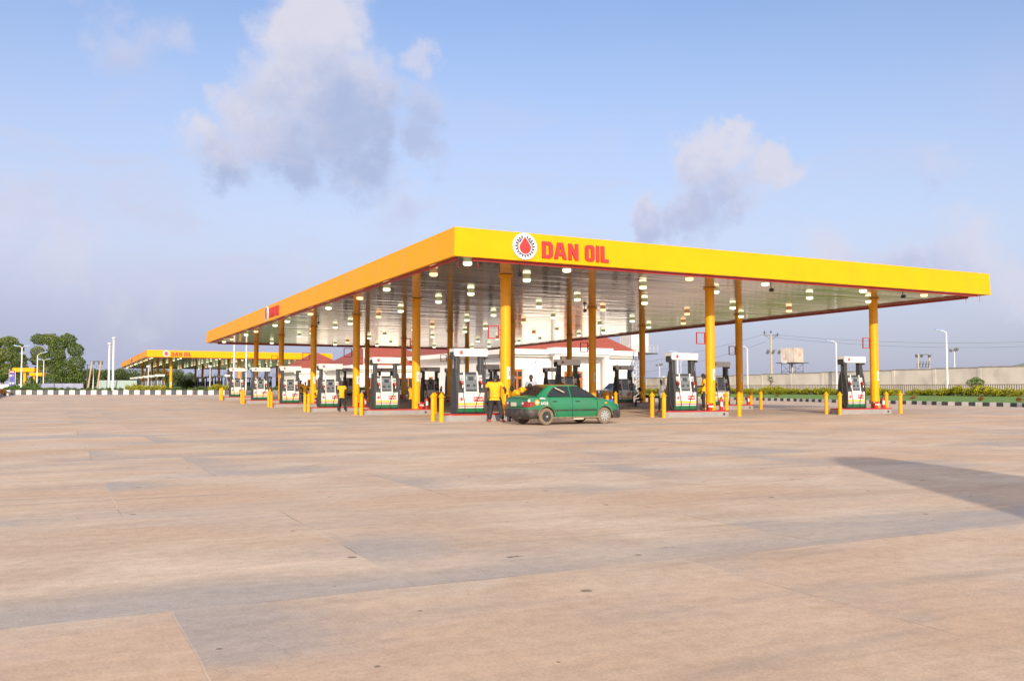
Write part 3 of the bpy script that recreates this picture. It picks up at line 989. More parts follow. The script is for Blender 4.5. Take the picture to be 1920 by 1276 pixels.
def pump_head():
    mb = MB()
    mb.prism([(-.66, 2.185), (.66, 2.185), (.70, 2.24), (.70, 2.48), (-.70, 2.48), (-.70, 2.24)], -.24, .24, 'white_paint', 'Y')
    for s in (-1, 1):
        mb.box((s * .655, 0, 2.215), (.11, .36, .25), 'pump_side')
        mb.box((s * .704, 0, 2.29), (.012, .30, .13), 'pump_side')
    return mb.mesh('header')
def pump_panel(f):
    mb = MB()
    for z0, z1, mt in ((.07, .222, 'stripe_green'), (.222, .262, 'white_paint'), (.262, .302, 'red_paint'), (.302, .332, 'white_paint'), (.332, .415, 'stripe_yellow'), (.415, .80, 'white_paint')):
        mb.quad([(-.555, f * .285, z0), (.555, f * .285, z0), (.555, f * .285, z1), (-.555, f * .285, z1)], mt)
    mb.quad([(-.555, f * .285, .80), (.555, f * .285, .80), (.555, f * .24, .80), (-.555, f * .24, .80)], 'white_paint')
    for s in (-1, 1):
        mb.quad([(s * .555, f * .285, .07), (s * .555, f * .285, .80), (s * .555, f * .24, .80), (s * .555, f * .24, .07)], 'white_paint')
    mb.quad([(-.555, f * .285, .07), (.555, f * .285, .07), (.555, f * .24, .07), (-.555, f * .24, .07)], 'stripe_green')
    return mb.mesh('lower_panel')
def slanted(mb, x, z, dz, size, mt):     # box lying on the sloping front
    mb.box((x, slope(z) - dz, z), size, mt, rx=-SL)
def console():
    mb = MB()
    for s in (-1, 1): slanted(mb, -.01 + s * .275, 1.20, .02, (.045, .05, .80), 'white_paint')
    slanted(mb, -.01, .815, .02, (.595, .05, .045), 'white_paint')
    slanted(mb, -.01, 1.21, .01, (.51, .04, .74), 'console_grey')
    slanted(mb, -.01, 1.54, .026, (.44, .012, .09), 'console_dark')
    slanted(mb, -.01, .98, .025, (.46, .012, .26), 'console_grey')
    slanted(mb, -.01, .895, .033, (.42, .012, .05), 'console_dark')
    slanted(mb, -.13, 1.07, .034, (.13, .012, .09), 'console_dark')
    slanted(mb, .12, 1.08, .034, (.10, .012, .08), 'console_dark')
    return mb.mesh('console')
def screen():
    mb = MB()
    slanted(mb, -.01, 1.33, .032, (.42, .012, .26), 'console_grey')
    slanted(mb, -.01, 1.34, .040, (.22, .010, .15), 'screen')
    for s in (-1, 1): slanted(mb, -.01 + s * .185, 1.36, .040, (.018, .010, .12), 'lens')
    return mb.mesh('screen')
def nozzle(x):
    mb = MB()
    z = 1.13
    y = slope(z) - .03
    slanted(mb, x, 1.12, .0, (.15, .03, .36), 'console_dark')
    mb.tube([(x - .035, y - .05, z + .14), (x - .01, y - .07, z + .07), (x + .02, y - .075, z - .02)], [.028, .045, .032], 'red_paint', 8)
    mb.tube([(x + .02, y - .07, z + .05), (x + .06, y - .06, z + .01), (x + .05, y - .06, z - .06)], .014, 'red_paint', 6)
    mb.tube([(x - .035, y - .05, z + .14), (x - .06, y - .02, z + .20)], .016, 'steel', 6)
    mb.tube([(x + .02, y - .075, z - .02), (x + .015, y - .07, z - .14)], .022, 'white_paint', 6)
    return mb.mesh('nozzle')
def hose(x, s):
    mb = MB()
    y = slope(.9) - .10
    if s < 0:
        pts = [(x + .015, -.335, .98), (x + .03, -.345, .75), (x + .09, -.36, .40), (x + .08, -.36, .15), (x - .04, -.36, .03), (x - .16, -.34, .02), (x - .27, -.20, .10), (x - .30, -.10, .5), (x - .30, -.06, 1.2), (x - .30, -.03, 1.9), (x - .27, 0, 2.12), (x - .2, 0, 2.2)]
    else:
        pts = [(x + .015, -.335, .98), (x - .06, -.35, .80), (x - .22, -.37, .45), (x - .28, -.38, .22), (x - .22, -.38, .05), (x - .06, -.37, .015), (x + .10, -.35, .08), (x + .16, -.28, .4), (x + .22, -.12, .9), (x + .29, -.05, 1.5), (x + .29, -.02, 1.98), (x + .24, 0, 2.15), (x + .17, 0, 2.2)]
    # smooth the path
    P = [Vector(p) for p in pts]
    q = []
    for i in range(len(P) - 1):
        p0, p1, p2, p3 = P[max(i - 1, 0)], P[i], P[i + 1], P[min(i + 2, len(P) - 1)]
        for t in (0, .33, .66):
            q.append(0.5 * ((2 * p1) + (p2 - p0) * t + (2 * p0 - 5 * p1 + 4 * p2 - p3) * t * t + (3 * p1 - p0 - 3 * p2 + p3) * t ** 3))
    q.append(P[-1])
    mb.tube(q, .0135, 'black_rubber', 6)
    return mb.mesh('hose')
def plate(x):
    mb = MB(); slanted(mb, x, 1.36, .03, (.165, .016, .215), 'white_paint'); return mb.mesh('number_plate')
mb = MB(); mb.box((.28, -.290, .56), (.385, .012, .17), 'red_paint'); fuel_sign_me = mb.mesh('fuel_sign')
PM = dict(cabinet=pump_body(), p0=pump_post(-1), p1=pump_post(1), head=pump_head(), f=pump_panel(-1), b=pump_panel(1), con=console(), scr=screen(),
          n0=nozzle(-.40), n1=nozzle(.40), h0=hose(-.40, -1), h1=hose(.40, 1), q0=plate(-.375), q1=plate(.375))
def make_pump(n):
    root = thing('fuel_pump', '', 'fuel pump')
    mob('cabinet', PM['cabinet'], root, (0, 0, 0))
    mob('post', PM['p0'], root, (0, 0, 0)); mob('post', PM['p1'], root, (0, 0, 0))
    h = mob('header', PM['head'], root, (0, 0, 0))
    mob('emblem', em_head, h, (-.41, -.241, 2.335))
    for rz in (0, math.pi):                 # both sides serve a lane
        p = mob('lower_panel', PM['f'], root, (0, 0, 0), rz)
        c = mob('console', PM['con'], root, (0, 0, 0), rz)
        mob('screen', PM['scr'], c, (0, 0, 0))
        if rz == 0:
            s = mob('fuel_sign', fuel_sign_me, p, (0, 0, 0))
            text_obj('lettering', 'Petrol', .135, 'white_paint', p, (.28, -.298, .56), bold=.004)
            mob('emblem', em_small, p, (-.42, -.286, .56))
        for k, x in ((0, -.375), (1, .375)):
            q = mob('number_plate', PM['q%d' % k], root, (0, 0, 0), rz)
            if rz == 0:
                text_obj('number', str(n + k), .155, 'dark_mark', q, (x, slope(1.36) - .040, 1.36), bold=.003, rx=-SL, sx=.9)
            mob('nozzle', PM['n%d' % k], root, (0, 0, 0), rz)
            if rz == 0: mob('hose', PM['h%d' % k], root, (0, 0, 0), rz)
    return root
def make_far_pump():
    root = thing('fuel_pump', '', 'fuel pump')
    mob('cabinet', PM['cabinet'], root, (0, 0, 0))
    mob('post', PM['p0'], root, (0, 0, 0)); mob('post', PM['p1'], root, (0, 0, 0))
    mob('header', PM['head'], root, (0, 0, 0))
    mob('lower_panel', PM['f'], root, (0, 0, 0)); mob('console', PM['con'], root, (0, 0, 0))
    return root
def make_bollard():
    root = thing('bollard', '', 'bollard')
    mb = MB(); mb.lathe([(.088, -.1), (.088, .92)], 'yellow_paint', 16); mb.build('post', root)
    mb = MB(); mb.lathe([(.088, .905), (.122, .905), (.122, .925), (.0, 1.09)], 'yellow_paint', 16, smooth=False); mb.build('cap', root)
    return root
def make_ext():
    root = thing('fire_extinguisher', '', 'fire extinguisher')
    mb = MB(); mb.lathe([(.085, 0), (.09, .02), (.09, .40), (.075, .46), (.035, .50), (.03, .52)], 'red_paint', 16); mb.build('cylinder', root)
    mb = MB(); mb.box((0, 0, .545), (.04, .05, .06), 'black_rubber'); mb.box((.03, 0, .585), (.14, .025, .02), 'black_rubber', ry=-.25); mb.build('valve_handle', root)
    mb = MB(); mb.tube([(-.03, 0, .54), (-.11, 0, .50), (-.12, 0, .35), (-.10, -.02, .18)], .014, 'black_rubber', 6); mb.build('hose', root)
    mb = MB()
    vs = [(.0925 * math.cos(a), .0925 * math.sin(a), z) for a in [R(-130 + 16 * k) for k in range(6)] for z in (.16, .36)]
    mb.add(vs, [(2 * k, 2 * k + 2, 2 * k + 3, 2 * k + 1) for k in range(5)], 'white_paint', True); mb.build('paper_sticker', root)
    return root
def make_bucket():
    root = thing('fire_bucket', '', 'bucket')
    mb = MB(); mb.lathe([(.0, .012), (.10, .012), (.10, 0), (.11, 0), (.155, .30), (.165, .30), (.165, .315), (.148, .315), (.105, .03), (0, .03)], 'bucket_red', 20); mb.build('pail', root)
    mb = MB(); mb.tube([(.16 * math.cos(a), -.06 - .05 * math.sin(a), .31 - .05 * math.sin(a)) for a in [R(18 * k) for k in range(11)]], .006, 'steel', 5); mb.build('handle', root)
    t = text_obj('lettering', 'FIRE', .115, 'white_paint', root, (0, -.142, .17), bold=.004, rx=-.15)
    return root
ROWN = ['front row', 'second row', 'third row', 'fourth row', 'fifth row', 'sixth row']
COLN = ['left', 'middle', 'right']
isl, bol, ext_, buc, fpump = make_island(), make_bollard(), make_ext(), make_bucket(), make_far_pump()
nb = 0
ne = 0
nbk = 0
NUM = {(i, 0): 23 - 4 * i for i in range(6)}
NUM.update({(i, 1): n for i, n in enumerate((9, 27, 29, 31, 33, 35))})
NUM.update({(i, 2): n for i, n in enumerate((1, 5, 13, 37, 39, 41))})
for i in range(6):
    for j in range(3):
        u, v = AU * j, BV * i
        g = gzu(u - 1, v)
        where = f'{ROWN[i]}, {COLN[j]} line, near canopy'
        put(isl, (i, j) == (0, 0), f'grey pump island with red rim, {where}', S(u, v, g), TH, 'pump islands under the near canopy')
        p = make_pump(NUM[i, j])
        p.location = S(u - 1.6, v - .05, g + .27); p.rotation_euler.z = TH
        seen = f'numbers {NUM[i, j]} and {NUM[i, j] + 1}, ' if i < 2 or j == 0 else ''
        tag(p, f'white and grey fuel pump, {seen}{where}', None, 'fuel pumps under the near canopy')
        for k, (du, dv, nm) in enumerate(((-2.92, -.55, 'front left'), (-2.92, .30, 'back left'), (1.12, -.55, 'front right'), (1.12, .30, 'back right'))):
            pos = S(u + du, v + dv); pos.z = gz(pos.x, pos.y)
            if j == 0 and k == 2 and i == 0:      # the taxi stands here
                continue
            put(bol, nb == 0, f'yellow pointed bollard, {nm} corner of the island, {where}', pos, TH, 'bollards around the near islands')
            nb += 1
        if (i, j) != (0, 0):
            put(ext_, ne == 0, f'red fire extinguisher on the pump island, {where}', S(u + .52, v - .12 + .05 * ((i + j) % 3), g + .27), TH - .3 + .4 * (i % 3), 'fire extinguishers on the near islands'); ne += 1
        put(buc, nbk == 0, f'red fire bucket at the foot of the column, {where}', S(u + (-.30 if j else .15), v - .30 + .03 * (i % 2), g + .27), TH + .3 * (i % 3) - .3, 'fire buckets on the near islands'); nbk += 1
for i in range(6):
    for j in range(3):
        u, v = AU * j, BV * i + FAR_V
        where = f'{ROWN[i]}, {COLN[j]} line, far left canopy'
        put(isl, False, f'grey pump island with red rim, {where}', S(u, v, gzu(u, v)), TH, 'pump islands under the far canopy')
        put(fpump, (i, j) == (0, 0), f'small distant fuel pump, {where}', S(u - 1.6, v - .05, gzu(u, v) + .27), TH, 'fuel pumps under the far canopy')

# ================================================================== vehicles
mat('taxi_green', (0.006, 0.145, 0.060), 0.30, var=0.05, vscale=2, coat=0.35, dirt=(0.06, 0.09, 0.045), dirt_amt=0.25)
mat('taxi_roof', (0.40, 0.13, 0.008), 0.35, coat=0.3, var=0.04)
mat('bumper_black', (0.018, 0.018, 0.020), 0.55, var=0.2, vscale=5, dirt=(0.12, 0.08, 0.055), dirt_amt=0.5)
mat('tyre_dusty', (0.16, 0.115, 0.08), 0.9, var=0.2, vscale=8)
mat('tail_red', (0.20, 0.010, 0.007), 0.2, coat=0.5)
mat('amber_lens', (0.75, 0.30, 0.03), 0.2)
mat('hub_grey', (0.27, 0.27, 0.27), 0.4, var=0.05)
mat('dust_skirt', (0.17, 0.12, 0.08), 0.9, var=0.2, vscale=6)
mat('car_dark', (0.018, 0.022, 0.025), 0.25, coat=0.5)
mat('car_dark_green', (0.02, 0.04, 0.04), 0.3, coat=0.4)
mat('plate_white', (0.45, 0.42, 0.34), 0.5)
SED = [(-1.95, .66, .44, .70, .80), (-1.91, .75, .32, .87, .915), (-1.82, .80, .27, .925, .975), (-1.45, .83, .22, .935, .99), (-.9, .842, .20, .93, .965), (0, .845, .20, .92, .95),
       (.9, .84, .20, .905, .935), (1.18, .83, .20, .88, .925), (1.5, .81, .22, .80, .845), (1.78, .77, .24, .70, .74), (1.93, .70, .30, .60, .63), (1.99, .58, .38, .52, .545)]
SUV = [(-2.25, .76, .50, .90, 1.0), (-2.2, .86, .40, 1.02, 1.08), (-1.5, .90, .36, 1.06, 1.1), (0, .90, .36, 1.05, 1.1), (1.0, .90, .36, 1.04, 1.1), (1.3, .89, .36, 1.02, 1.08), (2.1, .86, .40, .96, 1.0), (2.25, .74, .50, .80, .84)]
def ring(st):
    x, w_, zs, be, to = st
    half = [(w_ * .80, zs), (w_ * .955, zs + .06), (w_ * .99, zs + .20), (w_, (zs + be) * .52), (w_ * .985, be - .10), (w_ * .945, be), (w_ * .62, to), (0, to + .018)]
    full = [(y, z) for y, z in half] + [(-y, z) for y, z in half[-2::-1]]
    return [(x, y, z) for y, z in full]
def shell(name, sts, mt, wheels, wr, parent):
    mb = MB()
    rs = [ring(s) for s in sts]
    n = len(rs[0])
    vs = [p for r in rs for p in r]
    fs = [(i * n + j, i * n + (j + 1) % n, (i + 1) * n + (j + 1) % n, (i + 1) * n + j) for i in range(len(rs) - 1) for j in range(n)]
    fs += [list(range(n))[::-1], [(len(rs) - 1) * n + j for j in range(n)]]
    mb.add(vs, fs, mt, True)
    o = mb.build(name, parent)
    cut = MB()
    for wx in wheels:
        for s in (-1, 1):
            cut.lathe([(wr + .055, -.26), (wr + .055, .40)], 'black_rubber', 24, axis='Y', c=(wx, s * .78 + (.07 if s > 0 else -.07) * 0, wr))
    co = cut.build('wheel_cut')
    co.parent = parent
    md = o.modifiers.new('arches', 'BOOLEAN'); md.object = co; md.operation = 'DIFFERENCE'; md.solver = 'EXACT'
    bpy.context.view_layer.update()
    me = bpy.data.meshes.new_from_object(o.evaluated_get(bpy.context.evaluated_depsgraph_get()))
    o.modifiers.clear()
    o.data = me
    me.set_sharp_from_angle(angle=R(32))
    bpy.data.objects.remove(co)
    return o
def loft_greenhouse(base, roof, zb_, zr, mt_side, mt_roof, parent, crown=.03):
    mb = MB()
    n = len(base)
    lo = [(x, y, zb_) for x, y in base]; hi = [(x, y, zr) for x, y in roof]
    mid = [((a[0] * .45 + b[0] * .55), (a[1] * .42 + b[1] * .58), zb_ + (zr - zb_) * .55) for a, b in zip(lo, hi)]
    top = [(x * .86 + sum(p[0] for p in roof) / n * .14, y * .80, zr + crown) for x, y in roof]
    vs = lo + mid + hi
    fs = [(r * n + i, r * n + (i + 1) % n, (r + 1) * n + (i + 1) % n, (r + 1) * n + i) for r in range(2) for i in range(n)]
    mb.add(vs, fs, mt_side, True)
    g = mb.build('cabin_frame', parent)
    mb = MB()
    mb.add(hi + top, [(i, (i + 1) % n, n + (i + 1) % n, n + i) for i in range(n)] + [[n + i for i in range(n)]], mt_roof, True)
    mb.build('roof', parent)
    return g
def wheel(parent, x, y, r, w_, s, rim, tyre):
    mb = MB()
    mb.lathe([(r * .62, -w_ / 2 + .01), (r * .70, -w_ / 2), (r * .93, -w_ / 2 + .01), (r, -w_ * .3), (r, w_ * .3), (r * .93, w_ / 2 - .01), (r * .70, w_ / 2), (r * .62, w_ / 2 - .01)], tyre, 28, axis='Y')
    o = mb.build('wheel', parent, (x, y, r))
    mb = MB()
    f = s * (w_ / 2 - .012)
    if rim == 'cap':                       # pale hub cap with a ring of slots
        mb.lathe([(r * .64, f - s * .02), (r * .60, f + s * .012), (r * .30, f + s * .025), (0, f + s * .03)], 'lens_grey', 24, axis='Y', c=(0, 0, 0)) if False else None
        mb.lathe([(r * .645, -.012), (r * .62, .010), (r * .30, .022), (.0, .026)], 'hub_grey', 26, axis='Y', T=Matrix.Translation((0, -f if False else f, 0)) @ (Matrix.Rotation(0 if s < 0 else math.pi, 4, 'Z')))
        for k in range(9):
            a = 2 * math.pi * k / 9
            mb.box((r * .49 * math.cos(a), f + s * .020, r * .49 * math.sin(a)), (r * .14, .008, r * .10), 'black_rubber', ry=-a)
        for k in range(5):
            a = 2 * math.pi * k / 5
            mb.box((r * .16 * math.cos(a), f + s * .027, r * .16 * math.sin(a)), (r * .07, .006, r * .06), 'black_rubber', ry=-a)
    else:
        mb.lathe([(r * .645, -.012), (r * .60, .004), (.0, .006)], 'black_rubber', 26, axis='Y', T=Matrix.Translation((0, f, 0)) @ (Matrix.Rotation(0 if s < 0 else math.pi, 4, 'Z')))
        for k in range(6):
            a = 2 * math.pi * k / 6
            mb.box((r * .33 * math.cos(a), f + s * .012, r * .33 * math.sin(a)), (r * .44, .02, r * .10), 'dark_metal', ry=-a)
        mb.lathe([(r * .14, -.01), (r * .12, .03), (0, .032)], 'steel', 12, axis='Y', T=Matrix.Translation((0, f, 0)) @ (Matrix.Rotation(0 if s < 0 else math.pi, 4, 'Z')))
    mb.build('rim', o)
    return o
SH = -0.14
GB = [(-1.44, -.58), (-1.30, -.71), (-.2, -.765), (.95, -.735), (1.20, -.58), (1.20, .58), (.95, .735), (-.2, .765), (-1.30, .71), (-1.44, .58)]
GR = [(-.80, -.46), (-.68, -.55), (-.15, -.578), (.28, -.55), (.40, -.44), (.40, .44), (.28, .55), (-.15, .578), (-.68, .55), (-.80, .46)]
GB = [(x + SH, y) for x, y in GB]; GR = [(x + SH, y) for x, y in GR]
def plan_bumper(x0, x1, w_, r, z0, z1, mt, front):
    # wrap-around bumper: U-shaped plan
    o, i_ = [], []
    s = 1 if front else -1
    pts = [(x0, w_), (x1 - s * r, w_), (x1 - s * r * .3, w_ - r * .3), (x1, w_ - r), (x1 + s * .015, 0), (x1, -w_ + r), (x1 - s * r * .3, -w_ + r * .3), (x1 - s * r, -w_), (x0, -w_)]
    inn = [(x - s * .10 if abs(y) < w_ - .01 else x, y * .90) for x, y in pts]
    mb = MB()
    n = len(pts)
    vs = []
    for z, k in ((z0, .97), (z0 + .06, 1.0), (z1 - .05, 1.0), (z1, .97)): vs += [(x - s * (1 - k) * 1.2, y * k, z) for x, y in pts]
    for z in (z1, z0): vs += [(x, y, z) for x, y in inn]
    fs = [(r_ * n + j, r_ * n + j + 1, ((r_ + 1) % 6) * n + j + 1, ((r_ + 1) % 6) * n + j) for r_ in range(6) for j in range(n - 1)]
    fs += [[r_ * n for r_ in range(6)], [r_ * n + n - 1 for r_ in range(6)][::-1]]
    mb.add(vs, fs, mt, True)
    return mb
def make_sedan(name, label, body, roof, group=None, taxi=False):
    root = thing(name, label, 'taxi' if taxi else 'car', group=group)
    shell('body', SED, body, (-1.215, 1.215), .285, root)
    g = loft_greenhouse(GB, GR, .90, 1.345, body, roof, root)
    zt = lambda z: (z - .90) / .445
    def yy(z):
        t = zt(z)
        return (.765 + (.578 - .765) * (t / .55 * .58 if t < .55 else .58 + (t - .55) / .45 * .42))
    for s in (-1, 1):
        for poly in ([(-1.13, .975), (-.23, .955), (-.23, 1.295), (-.68, 1.295), (-.86, 1.24), (-1.08, 1.06)], [(-.15, .955), (.87, .945), (.69, 1.06), (.31, 1.25), (.19, 1.29), (-.15, 1.295)]):
            mb = MB()
            mb.quad([(x, s * (yy(z) + .007 - .035 * max(0, abs(x + .22) - .5) ** 2 * (1.0 if x > 0 else 1.6)), z) for x, z in poly], 'glass_dark')
            wi = mb.build('side_window', root)
            mb = MB()
            P3 = [Vector((x, s * (yy(z) + .010 - .035 * max(0, abs(x + .22) - .5) ** 2 * (1.0 if x > 0 else 1.6)), z)) for x, z in poly]
            mb.tube(P3 + [P3[0]], .012, 'black_rubber', 4)
            mb.build('window_trim', wi)
    for nm, (xa, xb, ya, yb) in (('rear_window', (-1.40, -.76, .56, .45)), ('windscreen', (1.13, .415, .57, .44))):
        za, zc = .945, 1.315
        s = -1 if nm[0] == 'r' else 1
        mb = MB()
        f = lambda z, a, b: a + (b - a) * (z - .90) / .445
        x1_, x2_ = f(za, GB[0][0], GR[0][0]) if s < 0 else f(za, GB[4][0], GR[4][0]), f(zc, GB[0][0], GR[0][0]) if s < 0 else f(zc, GB[4][0], GR[4][0])
        mb.quad([(x1_ + s * .012, -ya, za + .01), (x1_ + s * .012, ya, za + .01), (x2_ + s * .012, yb, zc + .01), (x2_ + s * .012, -yb, zc + .01)], 'glass_dark')
        mb.build(nm, root)
    plan_bumper(-1.56, -2.00, .825, .22, .27, .56, 'bumper_black', False).build('rear_bumper', root)
    plan_bumper(1.58, 2.04, .80, .26, .20, .50, 'bumper_black', True).build('front_bumper', root)
    for s in (-1, 1):
        mb = MB()                                   # wrap-round tail lamps
        path = [(-1.972, .40), (-1.968, .56), (-1.945, .70), (-1.90, .790), (-1.82, .828), (-1.70, .848)]
        vs = [(x, s * y, z) for x, y in path for z in (.615, .70, .795)]
        vs[-3] = (-1.76, s * .845, .64); vs[-1] = (-1.72, s * .842, .76)
        mb.add(vs, [(3 * k, 3 * k + 3, 3 * k + 4, 3 * k + 1) for k in range(5)], 'tail_red', True)
        mb.add(vs, [(3 * k + 1, 3 * k + 4, 3 * k + 5, 3 * k + 2) for k in range(5)], 'tail_red', True)
        mb.add([(-1.976, s * .43, .70), (-1.972, s * .55, .70), (-1.972, s * .55, .775), (-1.976, s * .43, .775)], [(0, 1, 2, 3)], 'lens')
        mb.build('tail_light', root)
        mb = MB()
        mb.add([(1.945, s * .40, .56), (1.945, s * .40, .66), (1.87, s * .66, .68), (1.74, s * .775, .69), (1.78, s * .775, .60), (1.90, s * .66, .56)], [list(range(6))], 'lens')
        for v in range(len(mb.v)): mb.v[v].x += .03; mb.v[v].y += s * .01
        mb.build('headlight', root)
        mb = MB(); mb.box((.90, s * .90, .98), (.10, .16, .11), 'bumper_black', bev=.02); mb.build('mirror', root)
        mb = MB(); mb.box((-.05, s * .850, .50), (1.75, .018, .045), 'bumper_black'); mb.build('side_moulding', root)
        for x in (-.90, .04):
            mb = MB(); mb.box((x, s * .838, .80), (.17, .03, .035), 'black_rubber', bev=.008); mb.build('door_handle', root)
        for pl in ([(-1.10, .93), (-1.10, .75), (-.90, .50), (-.80, .30), (-.76, .22)], [(-.19, .92), (-.18, .6), (-.18, .23)], [(.84, .91), (.88, .7), (.86, .5), (.84, .24)]):
            mb = MB()
            mb.tube([(x, s * (.842 - .03 * max(0, (z - .72)) - .10 * max(0, .30 - z)), z) for x, z in pl], .006, 'black_rubber', 4); mb.build('door_gap', root)
        mb = MB(); mb.box((1.25, s * .832, .735), (.09, .03, .045), 'amber_lens', bev=.008); mb.build('side_marker', root)
    mb = MB(); mb.box((0, 0, .24), (3.4, 1.25, .10), 'dust_skirt'); mb.build('underbody', root)
    mb = MB(); mb.box((-1.975, .10, .70), (.02, .34, .13), 'plate_white'); mb.build('number_plate', root)
    mb = MB(); mb.tube([(-1.85, -.35, .27), (-2.05, -.35, .25)], .025, 'dark_metal', 8); mb.build('exhaust', root)
    mb = MB(); mb.tube([(-1.925, -.68, .895), (-1.935, 0, .905), (-1.925, .68, .895)], .008, 'black_rubber', 4); mb.build('boot_gap', root)
    for x in (-1.215, 1.215):
        for s in (-1, 1):
            wheel(root, x, s * .735, .29, .175, s, 'cap' if x > 0 else 'spoke', 'tyre_dusty' if taxi else 'black_rubber')
    if taxi:
        text_obj('fleet_number', '6426', .15, 'white_paint', root, (-1.33, -.854, .735), bold=.0015)
        mb = MB()
        mb.lathe([(.095, 0), (.095, .004)], 'yellow_paint', 20, axis='Y', c=(-1.62, -.842, .765))
        mb.lathe([(.060, .0045), (.060, .006)], 'plate_white', 16, axis='Y', c=(-1.62, -.842, .765)); mb.build('round_sticker', root)
        mb = MB()
        for k, (a, b) in enumerate(((0, .03), (.035, .05), (.09, .055), (.15, .04), (.20, .025))): mb.box((-1.50 + a, -.838, .88 + b / 2), (.045, .004, b), 'white_paint')
        mb.build('white_sticker', root)
        mb = MB(); mb.box((.10, -.80, .205), (.42, .03, .07), 'plate_white', bev=.01); mb.build('sill_plate', root)
        mb = MB(); mb.box((-.05, -.806, .245), (2.0, .03, .05), 'dust_skirt'); mb.build('dirty_sill', root)
        for x in (-1.215, 1.215):
            mb = MB()
            mb.tube([(x + .352 * math.cos(a), -.822 + (.02 if x > 0 else 0), .29 + .352 * math.sin(a)) for a in [R(5 + 17 * k) for k in range(11)]], .018, 'dust_skirt', 5)
            mb.build('wheel_arch', root)
        mb = MB(); mb.tube([(-.80, -.665, 1.26), (-.45, -.725, 1.10)], .02, 'plate_white', 6); mb.build('window_sticker', root)
    return root
taxi = make_sedan('taxi', 'green taxi with an orange roof and the number 6426, stopped at the front pump island', 'taxi_green', 'taxi_roof', taxi=True)
ang = R(31)
rw = gnd(1025.5, 796.8)
p_ = Vector((rw.x, rw.y, 0)) - Matrix.Rotation(ang, 3, 'Z') @ Vector((-1.215, -.82, 0))
taxi.location = (p_.x, p_.y, gz(p_.x, p_.y)); taxi.rotation_euler.z = ang

car2 = make_sedan('parked_car', 'dark saloon car parked by the white building, seen between the yellow columns', 'car_dark_green', 'car_dark_green', 'cars parked by the building')
p_ = at(758, 741, 106); car2.location = (p_.x, p_.y, .03); car2.rotation_euler.z = TH
def make_suv():
    root = thing('off_road_car', 'black off-road car parked before the white building, behind the pumps', 'car', group='cars parked by the building')
    shell('body', SUV, 'car_dark', (-1.35, 1.35), .37, root)
    base = [(-2.18, -.72), (-2.05, -.80), (0, -.84), (.75, -.80), (.95, -.7), (.95, .7), (.75, .80), (0, .84), (-2.05, .80), (-2.18, .72)]
    top = [(-2.02, -.62), (-1.9, -.68), (-.3, -.70), (.15, -.67), (.25, -.6), (.25, .6), (.15, .67), (-.3, .70), (-1.9, .68), (-2.02, .62)]
    loft_greenhouse(base, top, 1.06, 1.72, 'car_dark', 'car_dark', root)
    for s in (-1, 1):
        for a, b, c_, d in ((-1.85, -1.05, -1.8, -1.05), (-.98, -.20, -.98, -.20), (-.12, .66, -.12, .22)):
            mb = MB(); mb.quad([(a, s * .825, 1.12), (b, s * .828, 1.12), (d, s * .725, 1.62), (c_, s * .722, 1.62)], 'glass_dark'); mb.build('side_window', root)
        mb = MB(); mb.lathe([(.11, 0), (.12, .03), (0, .05)], 'lens', 16, axis='X', c=(2.22, s * .6, .82)); mb.build('headlight', root)
        mb = MB(); mb.box((-.1, s * .905, .72), (1.9, .02, .07), 'bumper_black'); mb.build('side_moulding', root)
    mb = MB(); mb.quad([(.92, -.66, 1.1), (.92, .66, 1.1), (.31, .58, 1.66), (.31, -.58, 1.66)], 'glass_dark'); mb.build('windscreen', root)
    mb = MB(); mb.box((2.28, 0, .58), (.16, 1.7, .2), 'bumper_black', bev=.04); mb.build('front_bumper', root)
    mb = MB(); mb.box((2.245, 0, .84), (.03, .8, .18), 'dark_metal'); mb.build('grille', root)
    for x in (-1.35, 1.35):
        for s in (-1, 1): wheel(root, x, s * .80, .37, .23, s, 'spoke', 'black_rubber')
    return root
suv = make_suv()
p_ = at(1152, 746, 95); suv.location = (p_.x, p_.y, 0); suv.rotation_euler.z = TH + math.pi

